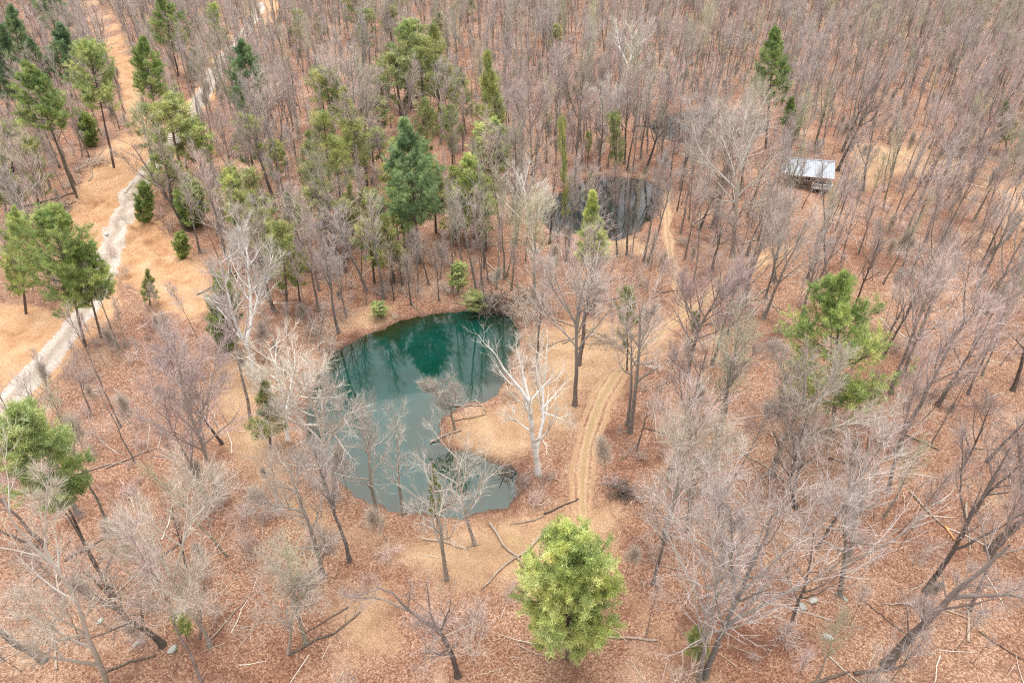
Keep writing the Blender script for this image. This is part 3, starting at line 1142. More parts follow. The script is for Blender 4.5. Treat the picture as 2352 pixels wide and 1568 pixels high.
limb_tree("snag", (1462, 1032), [[(1462, 1032), (1478, 985), (1492, 925)]], [.13], 'pink', "broken pinkish bare pole leaning beside the clump at the track", "dead tree",
          seed=28, n1=2, n2=2, n3=2, nt_=1, ratio=.1)
limb_tree("maple_tree", (1026, 1330),
          [[(1026, 1330), (1018, 1270), (1012, 1215), (1003, 1180), (996, 1120), (990, 1060)],
           [(1012, 1230), (985, 1170), (960, 1130), (945, 1110)],
           [(1003, 1185), (1030, 1160), (1060, 1130)]], [.22, .13, .12], 'pale',
          "gnarled grey tree on the near bank below the green pond", "maple", seed=30, n1=7, n2=5, n3=4, nt_=3, ratio=.34)
limb_tree("maple_tree", (1092, 1250), [[(1092, 1250), (1078, 1210), (1063, 1150), (1056, 1090), (1052, 1040)]], [.2], 'pale',
          "slim pale tree curving up from the near bank over the pond", "maple", seed=31, n1=12, n2=6)
limb_tree("maple_tree", (865, 1185), [[(865, 1185), (855, 1120), (850, 1060), (852, 1010), (850, 950)], [(850, 1060), (830, 1010), (815, 970)]], [.22, .12], 'pale',
          "pale twiggy tree at the lower left rim of the green pond", "maple", seed=32, n1=11, n2=5, n3=4, nt_=4, ratio=.34)
limb_tree("maple_tree", (925, 1180), [[(925, 1180), (915, 1100), (912, 1030), (905, 940)], ], [.17], 'pale',
          "slender pale tree rising in front of the pond's middle", "maple", seed=33, n1=12, n2=5, n3=4, nt_=4, ratio=.24)
limb_tree("willow_tree", (772, 1140),
          [[(772, 1140), (765, 1080), (745, 1030), (738, 980), (720, 930), (700, 890), (690, 850)],
           [(745, 1030), (765, 980), (790, 930), (815, 890)],
           [(738, 980), (700, 960), (670, 930), (655, 890)],
           [(738, 980), (750, 920), (755, 860)]], [.3, .18, .16, .15], 'pale',
          "big pale tangled crown hanging over the left side of the pond", "willow", seed=35, n1=10, n2=6, n3=5, nt_=4, ratio=.42)
limb_tree("willow_tree", (660, 1010), [[(660, 1010), (655, 950), (648, 900), (640, 850), (620, 800)], [(655, 950), (690, 890), (720, 850), (740, 800)], [(648, 900), (610, 860), (600, 830)]],
          [.24, .16, .12], 'white', "pale spreading tree whose crown meets the pond's upper left rim", "willow", seed=36, n1=12, n2=7, ratio=.42)
limb_tree("willow_tree", (1045, 985), [[(1045, 985), (1035, 940), (1020, 905), (1005, 880)], [(1035, 940), (1045, 900), (1050, 870)], [(1028, 920), (990, 900), (975, 895)]],
          [.16, .11, .1], 'pale', "small spreading tree growing at the tip of the grassy spit", "willow", seed=37, n1=10, n2=6, ratio=.42)
limb_tree("maple_tree", (742, 1322),
          [[(742, 1322), (735, 1290), (715, 1230), (695, 1170), (680, 1120), (660, 1060)], [(740, 1300), (755, 1240), (752, 1200)], [(695, 1170), (650, 1130), (600, 1100)]],
          [.24, .13, .14], 'pale', "dark footed tree with a pale limb reaching left, below the pond's left bank", "maple", seed=38, n1=9)
limb_tree("maple_tree", (502, 1140),
          [[(502, 1140), (480, 1070), (458, 1000), (430, 930), (415, 870), (400, 800)], [(458, 1000), (465, 930), (470, 860)], [(430, 930), (390, 880), (350, 840)]],
          [.25, .15, .15], 'pink', "leaning grey trunk with a pinkish crown on the slope left of the pond", "maple", seed=40, n1=12, n2=8, n3=6, ratio=.4)
limb_tree("maple_tree", (482, 1160), [[(482, 1160), (450, 1080), (415, 1020), (385, 960), (370, 880)]], [.17], 'pink',
          "slim trunk leaning left beside the pinkish crowned tree", "maple", seed=41, n1=14, ratio=.3)
limb_tree("beech_tree", (482, 1482),
          [[(482, 1482), (470, 1450), (430, 1400), (400, 1340), (370, 1290), (340, 1240)],
           [(430, 1400), (350, 1350), (290, 1310), (240, 1270)],
           [(400, 1340), (410, 1260), (420, 1190), (415, 1130)],
           [(440, 1410), (450, 1330), (455, 1270)]], [.2, .13, .13, .1], 'pale',
          "wide pale crowned tree filling the lower left woods", "beech", seed=43, n1=13, n2=8, n3=6, ratio=.4)
limb_tree("sycamore_tree", (255, 1600),
          [[(255, 1600), (232, 1530), (200, 1460), (180, 1390), (130, 1300), (90, 1265), (40, 1215), (22, 1180), (10, 1140)],
           [(130, 1300), (95, 1270), (80, 1210), (75, 1150)],
           [(232, 1530), (150, 1470), (110, 1400), (80, 1330)],
           [(200, 1460), (150, 1380), (100, 1330)]], [.24, .11, .15, .1], 'pale',
          "pale forked sycamore leaning left in the bottom left corner", "sycamore", seed=44, n1=9, n2=6, ratio=.28)
limb_tree("beech_tree", (660, 1500), [[(660, 1500), (668, 1460), (662, 1410), (655, 1370), (640, 1340)], [(662, 1440), (690, 1400), (700, 1380)]], [.15, .1], 'pale',
          "small pale tree with a domed crown near the bottom edge", "beech", seed=45, n1=12, ratio=.5)
limb_tree("oak_tree", (1052, 1552),
          [[(1052, 1552), (1040, 1500), (1003, 1438), (960, 1420), (935, 1400), (910, 1370), (890, 1352), (862, 1345)],
           [(1003, 1438), (985, 1400), (975, 1365)], [(935, 1400), (880, 1395), (800, 1420)], [(1040, 1500), (1020, 1460), (1000, 1390), (985, 1340)]],
          [.26, .1, .09, .12], 'dark', "dark crooked tree arching left over the dry grass at the bottom", "oak", seed=47, n1=6, n2=5, n3=4, ratio=.3)
limb_tree("maple_tree", (1500, 1340), [[(1500, 1340), (1515, 1280), (1528, 1220), (1545, 1160), (1555, 1100)]], [.2], 'grey',
          "straight tree standing alone on the leaf slope right of the track", "maple", seed=48, n1=16, c0=.4, ratio=.3)
limb_tree("hickory_tree", (1582, 1215), [[(1582, 1215), (1590, 1130), (1595, 1060), (1600, 980)], [(1595, 1080), (1630, 1010), (1660, 950)], [(1592, 1100), (1560, 1030), (1545, 960)]], [.3, .17, .16],
          'pale', "broad tan crowned tree right of the track's straight stretch", "hickory", seed=49, n1=13, n2=8, ratio=.4)
limb_tree("oak_tree", (1578, 872), [[(1578, 872), (1590, 810), (1605, 760), (1625, 720), (1650, 680), (1660, 620)], [(1605, 760), (1580, 710), (1570, 660)], [(1625, 720), (1690, 680), (1720, 640)]],
          [.28, .15, .15], 'pink', "dark trunked tree with a wide pinkish crown beside the track's upper bend", "oak", seed=50, n1=13, n2=8, ratio=.42)
limb_tree("tulip_tree", (1683, 590),
          [[(1683, 590), (1690, 500), (1692, 440), (1697, 380), (1700, 330), (1705, 270)],
           [(1697, 400), (1735, 330), (1760, 270), (1790, 230)], [(1695, 430), (1650, 400), (1615, 360), (1600, 300)],
           [(1690, 470), (1655, 465), (1620, 450)], [(1688, 510), (1730, 460), (1770, 440)], [(1698, 370), (1680, 300), (1665, 240)]],
          [.4, .2, .18, .14, .14, .16], 'pale', "great pale spreading tree left of the cabin", "tree", seed=52, n1=12, n2=7, n3=5, nt_=4, ratio=.4, tw=.010)
limb_tree("sycamore_tree", (1437, 240), [[(1437, 240), (1440, 180), (1448, 120), (1452, 50)], [(1440, 150), (1425, 110), (1420, 60)], [(1445, 130), (1475, 90), (1490, 50)], [(1440, 190), (1465, 170), (1490, 150)]],
          [.3, .17, .17, .1], 'white', "tall white sycamore standing out in the far woods", "sycamore", seed=53, n1=11, ratio=.35)
limb_tree("sycamore_tree", (1386, 352), [[(1386, 352), (1393, 290), (1396, 230), (1398, 185)], [(1396, 250), (1420, 215), (1430, 190)]], [.22, .1], 'white',
          "white tree, right one of two straight trunks above the small pond", "sycamore", seed=54, n1=11, ratio=.25)
limb_tree("sycamore_tree", (1380, 356), [[(1380, 356), (1383, 290), (1380, 240), (1375, 200)]], [.16], 'white',
          "white tree, left one of two straight trunks above the small pond", "sycamore", seed=55, n1=11, ratio=.22)
limb_tree("sycamore_tree", (1228, 615), [[(1228, 615), (1222, 560), (1210, 500), (1205, 440), (1195, 400)], [(1215, 520), (1240, 480), (1250, 440)]], [.22, .11], 'white',
          "white trunk with upswept limbs left of the small pond", "sycamore", seed=56, n1=12)
limb_tree("maple_tree", (1478, 600), [[(1478, 600), (1490, 540), (1500, 480), (1512, 420), (1520, 370)]], [.22], 'grey', "leaning grey trunk at the small pond's right end", "maple", seed=57, n1=12, c0=.5, ratio=.2)
limb_tree("maple_tree", (1486, 604), [[(1486, 604), (1510, 540), (1530, 470), (1545, 400)]], [.19], 'grey', "second leaning trunk rooted beside the small pond's right end", "maple", seed=58, n1=12, c0=.5, ratio=.2)
limb_tree("maple_tree", (1418, 588), [[(1418, 588), (1415, 520), (1412, 460), (1410, 400)]], [.16], 'dark', "dark straight trunk crossing the middle of the small pond", "maple", seed=59, n1=10, c0=.5, ratio=.2)
limb_tree("maple_tree", (1225, 425), [[(1225, 425), (1220, 340), (1215, 270), (1210, 190)], [(1218, 300), (1240, 240), (1245, 200)], [(1218, 310), (1190, 250), (1180, 200)]], [.25, .15, .15], 'pink',
          "tall pinkish grey crown left above the small pond", "maple", seed=60, n1=15, n2=8, ratio=.3)
limb_tree("maple_tree", (1830, 1165), [[(1800, 1165), (1812, 1090), (1830, 1020), (1850, 960)]], [.24], 'dark', "dark trunk beside the thick footed tree under the right pine", "maple", seed=61, n1=11)
limb_tree("dead_pine", (262, 1372), [[(262, 1372), (225, 1300), (190, 1230), (160, 1180), (120, 1130)]], [.2], 'dark', "dark slender trunk right of the lower left pine's trunk", "dead tree", seed=62, n1=6, ratio=.12)

# ------------------------------------------------------------------ evergreens
def pine(name, base, top, width, kind, label, cat="pine", seed=1, group=None, **kw):
    B, vec = stand(base, top)
    H = float(np.linalg.norm(vec))
    px_m = (B[1] * CP - (B[2] + vec[2] * .6 - CAM_H) * SP) / FPX
    W = width * px_m
    return B, vec, H, W


KIND = {
    'white': dict(hue='blue', shape='white', c0=.28, nb=64, nl=8, tufts=4, blades=24, L=.38, w=.024),
    'whiteg': dict(hue='green', shape='white', c0=.3, nb=60, nl=8, tufts=4, blades=24, L=.38, w=.024),
    'lime': dict(hue='lime', shape='round', c0=.25, nb=56, nl=8, tufts=4, blades=22, L=.36, w=.024),
    'olive': dict(hue='olive', shape='flat', c0=.36, nb=44, nl=6, tufts=3, blades=17, L=.42, w=.020, gap=.3),
    'olivecone': dict(hue='olive', shape='cone', c0=.2, nb=54, nl=5, tufts=4, blades=16, L=.36, w=.02, gap=.25),
    'cedar': dict(hue='green', shape='round', c0=.05, nb=70, nl=7, tufts=4, blades=20, L=.26, w=.02),
}
PROTO = {}
PR = random.Random(4)


def place_pine(name, base, top, width, kind, label, cat="pine tree", group=None, unique=None, **kw):
    B, vec, H, W = pine(name, base, top, width, kind, label)
    if unique is not None:
        k = dict(KIND[kind])
        k.update(kw)
        r_ = k.pop('r_', .009 * H + .03)
        return tree_obj(name, make_pine(unique, H, W, r=r_, **k), B, label, cat, group, tilt(vec, 0.3))
    key = (kind, PR.randrange(2))
    s = None
    if key not in PROTO:
        H0, W0 = {'cedar': (5, 4), 'olive': (13, 6), 'olivecone': (10, 5)}.get(kind, (17, 8))
        PROTO[key] = [None, H0, W0, make_pine(hash(kind) % 97 * 0 + sum(map(ord, kind)) + key[1], H0, W0, r=.012 * H0 + .03, **KIND[kind])]
    p = PROTO[key]
    sc = (W / p[2], W / p[2], H / p[1])
    q = tilt(vec, PR.random() * 6.28)
    if p[0] is None:
        p[0] = tree_obj(name, p[3], B, label, cat, group, q, sc)
        return p[0]
    e = copy_tree(p[0], B, label, cat, group, q, sc)
    e.name = name
    return e


place_pine("white_pine", (965, 606), (930, 278), 172, 'white', "tallest blue green pine, standing dark in the middle of the woods above the pond", unique=71, nb=95, nl=9, c0=.3)
place_pine("white_pine", (1303, 1512), (1305, 1262), 262, 'lime', "big light green pine near the bottom edge beside the track", unique=72, nb=110, nl=10, blades=26, c0=.24)
place_pine("white_pine", (1912, 1000), (1930, 640), 345, 'whiteg', "broad open pine with a crooked top in the woods on the right", unique=73, nb=84, nl=9, c0=.18, gap=.15)
place_pine("white_pine", (1758, 345), (1780, 66), 105, 'whiteg', "single bright green pine rising from far woods above the cabin", unique=74, c0=.42, nb=70)
place_pine("white_pine", (1812, 350), (1818, 225), 58, 'whiteg', "small dark pine beside dark water, just above the cabin")
place_pine("white_pine", (196, 795), (120, 512), 190, 'lime', "full bright pine left of the gravel road, in front of its twin", unique=75, nb=85, nl=8, gap=.18, c0=.38, shape='round', hue='green')
place_pine("white_pine", (232, 775), (170, 560), 150, 'whiteg', "darker twin pine whose crown overlaps the gravel road", unique=76, nb=70, c0=.42)
place_pine("white_pine", (60, 720), (40, 500), 100, 'lime', "paler pine half hidden behind the full pine at the left edge")
place_pine("white_pine", (252, 1372), (62, 968), 185, 'lime', "leaning pine with its light green crown cut by the left edge", unique=77, nb=64, gap=.15, c0=.64, r_=.16)
place_pine("white_pine", (178, 455), (55, 150), 128, 'whiteg', "pine with a long bare pale trunk beside the orange dirt bank", unique=78, nb=75, c0=.55)
place_pine("white_pine", (262, 385), (205, 118), 125, 'lime', "yellowish green round crowned pine left of the dirt lane", unique=79, nb=60, c0=.55)
place_pine("white_pine", (372, 345), (330, 88), 98, 'whiteg', "green pine overhanging the right side of the dirt lane", unique=80, nb=60, c0=.5)
place_pine("white_pine", (590, 330), (555, 98), 120, 'white', "blue green pine standing alone right of the lane's woods", unique=81, nb=72, c0=.32)
place_pine("white_pine", (410, 175), (370, -20), 105, 'whiteg', "pine at the top edge, right of the dirt lane's far end", unique=82, nb=60)
for b, t, w, l in (((60, 190), (28, 15), 75, "narrow dark pine in the top left corner"), ((135, 110), (105, -50), 95, "dark pine cut by the top edge in the left corner"),
                   ((165, 225), (138, 55), 90, "bushy pine, right end of the top left corner group"), ((95, 235), (72, 90), 75, "bushy pine in the middle of the top left corner group"),
                   ((20, 290), (5, 60), 80, "pine cut by the left edge below the narrow corner pine")):
    place_pine("white_pine", b, t, w, 'white', l, group="dark pines in the top left corner")
place_pine("young_pine", (1366, 710), (1360, 440), 98, 'lime', "bright light green young pine in front of the small pond", unique=83, nb=80, c0=.42, shape='cone')
place_pine("cedar_tree", (1357, 500), (1356, 388), 48, 'olivecone', "narrow dark green cedar behind the bright young pine, at the small pond", cat="cedar")
place_pine("cedar_tree", (440, 520), (440, 428), 85, 'cedar', "dense dark green bush tree right of the gravel road", cat="cedar")
place_pine("cedar_tree", (330, 508), (330, 432), 48, 'cedar', "small round evergreen touching the gravel road's right edge", cat="cedar")
place_pine("cedar_tree", (418, 590), (415, 540), 42, 'cedar', "low evergreen bush on the orange slope beside the road", cat="cedar")
place_pine("cedar_tree", (515, 800), (512, 650), 85, 'cedar', "dark evergreen hidden behind the white two stemmed tree", cat="cedar")
place_pine("cedar_tree", (345, 700), (340, 618), 55, 'olivecone', "thin green young tree standing in the bare orange clearing", cat="young pine")
place_pine("cedar_tree", (875, 730), (868, 698), 50, 'lime', "tiny bright green sapling above the pond's far bank", cat="young pine")
place_pine("cedar_tree", (1052, 672), (1052, 608), 62, 'lime', "small round light green pine on the slope above the pond", cat="young pine")
place_pine("cedar_tree", (622, 1030), (612, 880), 110, 'olivecone', "yellowish green evergreen at the left end of the pond", cat="pine", hue='olive')
place_pine("cedar_tree", (430, 1470), (412, 1405), 52, 'lime', "tiny green pine among the bare trees at lower left", cat="young pine")
place_pine("cedar_tree", (1603, 1510), (1600, 1440), 82, 'olivecone', "mossy olive bush behind the leaning pair near the bottom edge", cat="bush")
place_pine("cedar_tree", (1315, 1290), (1318, 1205), 95, 'olivecone', "yellow green bush just above the bottom pine, beside the track", cat="bush")
place_pine("cedar_tree", (1600, 760), (1598, 722), 28, 'cedar', "tiny green bush under the pinkish oak by the upper track", cat="bush")
place_pine("young_pine", (1440, 850), (1440, 672), 72, 'olive', "thin evergreen crown behind the trunks at the track bend", cat="pine tree")
place_pine("cedar_tree", (1005, 1200), (995, 1070), 48, 'olivecone', "thin yellowish cedar in front of the lower pond", cat="cedar")
place_pine("cedar_tree", (205, 335), (195, 268), 52, 'cedar', "dark evergreen bush left of the dirt bank", cat="cedar")
place_pine("cedar_tree", (1015, 310), (1012, 240), 62, 'olivecone', "rusty olive cedar under the far pine group", cat="cedar")
place_pine("cedar_tree", (2310, 350), (2315, 235), 75, 'olivecone', "olive evergreen in the woods at the far right edge", cat="cedar")
place_pine("cedar_tree", (1300, 590), (1290, 292), 38, 'olive', "slim olive pine left of the small pond", cat="pine tree")
place_pine("cedar_tree", (1352, 360), (1352, 305), 24, 'lime', "little yellow green cedar above the small pond", cat="cedar")
place_pine("young_pine", (1415, 430), (1410, 270), 62, 'olive', "olive pine behind the small pond's far bank")
OL = [((425, 420), (385, 240), 110), ((395, 470), (370, 300), 90), ((350, 400), (330, 250), 70), ((465, 400), (450, 285), 70), ((770, 330), (745, 168), 75), ((815, 380), (790, 200), 70), ((880, 330), (862, 232), 70),
      ((925, 300), (905, 130), 90), ((975, 290), (965, 95), 100), ((1010, 270), (1000, 60), 90), ((945, 250), (940, 60), 80), ((1000, 200), (990, 120), 60), ((1070, 310), (1058, 185), 58),
      ((1125, 400), (1118, 118), 80), ((830, 470), (812, 290), 85), ((760, 450), (742, 270), 70), ((860, 400), (850, 300), 70), ((720, 440), (705, 300), 60), ((790, 540), (770, 330), 70), ((760, 580), (718, 435), 100),
      ((800, 600), (790, 470), 60), ((690, 560), (660, 440), 60), ((585, 420), (565, 275), 75), ((640, 440), (630, 330), 55), ((555, 560), (535, 400), 60), ((600, 600), (575, 440), 72), ((620, 640), (600, 490), 60),
      ((660, 720), (645, 525), 85), ((690, 700), (680, 580), 60), ((905, 650), (885, 495), 82), ((860, 650), (842, 515), 70), ((1090, 560), (1075, 375), 72), ((1060, 500), (1052, 400), 50), ((1105, 520), (1095, 420), 40),
      ((905, 480), (890, 380), 60), ((30, 400), (20, 290), 80), ((95, 500), (60, 330), 70), ((15, 500), (5, 350), 60), ((494, 150), (490, 18), 34), ((900, 110), (895, 20), 50), ((820, 90), (815, -10), 60), ((1075, 50), (1070, -40), 40),
      ((690, 130), (685, 30), 40), ((1280, 140), (1275, 60), 40), ((905, 60), (900, -20), 50), ((1000, 100), (1010, 30), 60), ((850, 150), (840, 30), 60), ((1150, 330), (1140, 180), 36), ((1085, 722), (1085, 676), 60), ((800, 560), (800, 420), 50),
      ((985, 420), (975, 240), 55), ((1040, 380), (1035, 250), 50)]
_r = random.Random(12)
for _ in range(46):
    cu, cv = _r.choice([(760, 300), (720, 480), (960, 200), (620, 560), (420, 380), (1060, 480), (880, 560), (60, 420), (560, 180), (840, 80)])
    bu, bv = cu + _r.gauss(0, 75), cv + _r.gauss(0, 60)
    if bu < 5 or (240 < bu < 500 and bv > 380) or (bu < 400 and bv < 260):
        continue
    bv = max(40, bv)
    hh = _r.uniform(55, 125) * (.55 + bv / 700)
    OL.append(((bu, bv), (bu + (1176 - bu) * -.04, bv - hh), hh * _r.uniform(.42, .62)))
WHERE = [((400, 420), "hiding the gravel road's upper end"), ((780, 300), "in the green band left of the tall blue pine"), ((960, 150), "in the olive pine grove far above the tall blue pine"),
         ((1100, 250), "right of the far olive grove"), ((740, 560), "on the slope between road and tall blue pine"), ((600, 520), "in the belt right of the orange slope"), ((880, 620), "just left below the tall blue pine"),
         ((1090, 500), "right of the tall blue pine"), ((40, 420), "at the left edge above the dirt bank"), ((900, 30), "near the middle of the top edge"), ((1085, 740), "on the pond's far bank"), ((650, 80), "in the far woods at the top")]
for i, (b, t, w) in enumerate(OL):
    near = min(WHERE, key=lambda q: (q[0][0] - b[0]) ** 2 + (q[0][1] - b[1]) ** 2)[1]
    kind = 'olivecone' if i % 4 == 1 else ('lime' if i % 7 == 3 else 'olive')
    h = b[1] - t[1]
    size = "tall" if h > 180 else ("medium" if h > 120 else "short")
    look = {'olive': "open crowned olive", 'olivecone': "conical olive", 'lime': "fresh green"}[kind]
    place_pine("olive_pine", b, t, w * 1.35, kind, f"{size} {look} pine {near}", cat="pine tree", group="olive pines " + near)

# ------------------------------------------------------------------ the bare woods
PROTOS = []
spec = [('slender', 16, .15, 'pink'), ('slender', 17, .16, 'grey'), ('upright', 16.5, .2, 'pink'), ('upright', 17, .22, 'grey'), ('broad', 15, .25, 'pink'),
        ('broad', 16, .27, 'dark'), ('forked', 16, .21, 'grey'), ('forked', 15.5, .22, 'dark'), ('upright', 15, .19, 'bud'), ('pole', 14, .10, 'grey'),
        ('pole', 13, .09, 'dark'), ('slender', 15, .13, 'bud'), ('pole', 11, .07, 'pink')]
for i, (shape, H, r, hue) in enumerate(spec):
    PROTOS.append([None, H, make_bare(200 + i, H, r, hue, shape), shape, hue])

RNG = np.random.default_rng(77)
KEEP_CLEAR = [hits(p) for p in ()]
CLEAR_PX = [np.array(p, float) for p in (
    [(790, 800), (900, 745), (1000, 722), (1180, 722), (1200, 800), (1160, 900), (1060, 925), (1000, 960), (800, 900)],
    [(980, 930), (1240, 900), (1320, 940), (1320, 1100), (1250, 1230), (1290, 1230), (1200, 1360), (1000, 1370), (830, 1190), (1000, 1180), (1190, 1170), (1190, 1080), (1000, 1030)],
    [(820, 1030), (1190, 1080), (1190, 1170), (1000, 1180), (860, 1160)],
    [(225, 620), (200, 560), (290, 380), (370, 380), (480, 600), (470, 720), (270, 640)],
    [(1300, 1250), (1310, 1000), (1430, 800), (1560, 700), (1580, 740), (1420, 880), (1380, 1050), (1390, 1250)],
    [(1245, 425), (1510, 415), (1500, 555), (1245, 540)],
    [(1830, 355), (1915, 365), (1905, 430), (1840, 430)],
    [(1320, 710), (1450, 760), (1440, 900), (1250, 880), (1240, 770)],
    [(140, 520), (210, 400), (290, 330), (330, 390), (210, 620)],
    [(0, 700), (120, 720), (170, 780), (0, 900)],
    [(1190, 1200), (1420, 1200), (1420, 1540), (1190, 1540)],
    [(1770, 650), (2030, 650), (2030, 900), (1770, 900)],
    [(900, 270), (1020, 270), (1020, 500), (900, 500)],
    [(500, 830), (620, 850), (600, 1050), (500, 980)],
    [(850, 1350), (1150, 1380), (1150, 1500), (850, 1560)],
    [(1560, 700), (1500, 560), (1530, 540), (1620, 690)],
)]


def in_px(polys, u, v):
    m = np.zeros(np.shape(u), bool)
    for p in polys:
        m |= inside(np.asarray(u, float), np.asarray(v, float), p)
    return m


GROVES = [np.array(p, float) for p in ([(700, 130), (860, 60), (1060, 30), (1150, 200), (1120, 420), (1000, 640), (820, 660), (560, 640), (500, 420), (680, 400)],
                                      [(300, 220), (480, 220), (600, 420), (560, 500), (340, 440)], [(0, 0), (160, 0), (200, 230), (60, 560), (0, 560)])]


def density(u, v):
    """trees per square metre, read off the photo region by region"""
    d = np.interp(v, [-150, 0, 250, 420, 600, 800, 1100, 1568, 1900], [.078, .074, .064, .054, .048, .038, .029, .022, .022])
    grove = in_px(GROVES, u, v)
    d = np.where(grove, d * .45, d)
    d = np.where((u > 1500) & (v > 420) & (v < 1150), d * 1.75, d)
    d = np.where((u > 780) & (u < 1270) & (v > 560) & (v < 715), d * 1.9, d)
    d = np.where((u < 520) & (v > 900), d * 1.5, d)
    d = np.where((u > 560) & (u < 1420) & (v > 1180), d * .62, d)
    d = np.where((u > 1420) & (v > 1130), d * .85, d)
    return d


def scatter(n_try, dens, mind, seed, band=(22, 345), own_ok=.06):
    rng = np.random.default_rng(seed)
    Y = np.sqrt(rng.random(n_try) * (band[1] ** 2 - band[0] ** 2) + band[0] ** 2)
    X = (rng.random(n_try) * 2 - 1) * (Y * .80 + 34)
    area = (band[1] ** 2 - band[0] ** 2) * .80 + 68 * (band[1] - band[0])
    u, v = to_px(X, Y, 0.)
    k = rng.random(n_try) < dens(u, v) * area / n_try
    X, Y, u, v = X[k], Y[k], u[k], v[k]
    ok = np.ones(len(X), bool)
    for p in PONDS:
        ok &= sdist(X, Y, p) > 1.0
    ok &= seg_dist(X, Y, ROAD, False) > np.where(v < 330, 2.3, 4.4)
    ok &= (seg_dist(X, Y, TRACK, False) > 2.4) & (seg_dist(X, Y, OLDTRACK, False) > 1.2) & (seg_dist(X, Y, FARTRACK, False) > 1.2)
    ok &= seg_dist(X, Y, SPUR, False) > 2.0
    cabin = hit(1850, 425)
    ok &= np.hypot(X - cabin[0], Y - cabin[1]) > 8.5
    dm = np.zeros(len(X), bool)
    for p in DIRT_PX:
        dm |= inside(X, Y, hits(p))
    for p in GRASS_PX:
        dm |= inside(X, Y, hits(p)) & (rng.random(len(X)) < .8)
    ok &= ~dm
    X, Y, u, v = X[ok], Y[ok], u[ok], v[ok]
    # keep a spacing
    cell, out = {}, []
    for i in range(len(X)):
        md = mind(v[i])
        a, b = int(X[i] // 4), int(Y[i] // 4)
        bad = False
        for da in (-1, 0, 1):
            for db in (-1, 0, 1):
                for j in cell.get((a + da, b + db), ()):
                    if (X[j] - X[i]) ** 2 + (Y[j] - Y[i]) ** 2 < md * md:
                        bad = True
        if not bad:
            cell.setdefault((a, b), []).append(i)
            out.append(i)
    return X[out], Y[out], u[out], v[out]


TX, TY, TU, TV = scatter(60000, density, lambda v: 2.4 if v < 500 else 3.4, 11)
TH = RNG.normal(15, 3.0, len(TX)).clip(8.5, 21)
FRONT = [(1803, 474), (1822, 462), (1842, 478), (1925, 470)]
BANK = FRONT + [(905, 690), (925, 655), (960, 668), (985, 655), (1008, 690), (1012, 640), (1040, 668), (1062, 640), (1105, 655), (1112, 690), (1140, 665), (1160, 640), (945, 700), (880, 690),
        (1320, 398), (1350, 392), (1395, 385), (1440, 390), (1480, 398), (1505, 408), (1290, 415), (1300, 600), (1262, 560), (1340, 610), (1440, 585), (1450, 592)]
bx = np.array([g3(*q)[:2] for q in BANK])
TX, TY, TU, TV = np.r_[TX, bx[:, 0]], np.r_[TY, bx[:, 1]], np.r_[TU, [q[0] for q in BANK]], np.r_[TV, [q[1] for q in BANK]]
TH = np.r_[TH, [RNG.uniform(8, 10) if (900 < q[0] < 1030 and q[1] > 630) or q in FRONT else RNG.uniform(13, 18) for q in BANK]]
near_lm = [np.array(o.location[:2]) for o in SC.objects if o.type == 'EMPTY']
LM = np.array(near_lm)
dl = np.sqrt(((np.stack([TX, TY], 1)[:, None] - LM[None]) ** 2).sum(2)).min(1)
keep = dl > 1.6
for fr in (.5, .75, .95):
    uu, vv = to_px(TX, TY, TH * fr)
    keep &= ~(in_px(CLEAR_PX, uu, vv) & (RNG.random(len(TX)) < .93))
keep[-len(BANK):] = True
TX, TY, TU, TV, TH = TX[keep], TY[keep], TU[keep], TV[keep], TH[keep]
TZ = terrain(TX, TY)
# kinds: far woods are mostly slender poles, near woods wider crowns
VAR = np.zeros(len(TX), int)
for i in range(len(TX)):
    if TV[i] < 330:
        VAR[i] = RNG.choice([0, 1, 2, 3, 6, 8, 9, 10, 11, 12, 4], p=[.20, .18, .06, .06, .04, .05, .13, .09, .13, .05, .01])
    elif TV[i] < 700:
        VAR[i] = RNG.choice(13, p=[.08, .08, .15, .13, .10, .07, .08, .07, .09, .05, .04, .03, .03])
    else:
        VAR[i] = RNG.choice(13, p=[.08, .08, .12, .10, .11, .06, .10, .09, .11, .04, .04, .04, .03])
VAR[-len(BANK):] = RNG.choice([0, 1, 2, 3, 5, 7, 11], len(BANK))
SPIN = RNG.random(len(TX)) * 6.283
TILT = RNG.normal(size=(len(TX), 2)) * .085
SCX = RNG.normal(1, .2, len(TX)).clip(.65, 1.5)

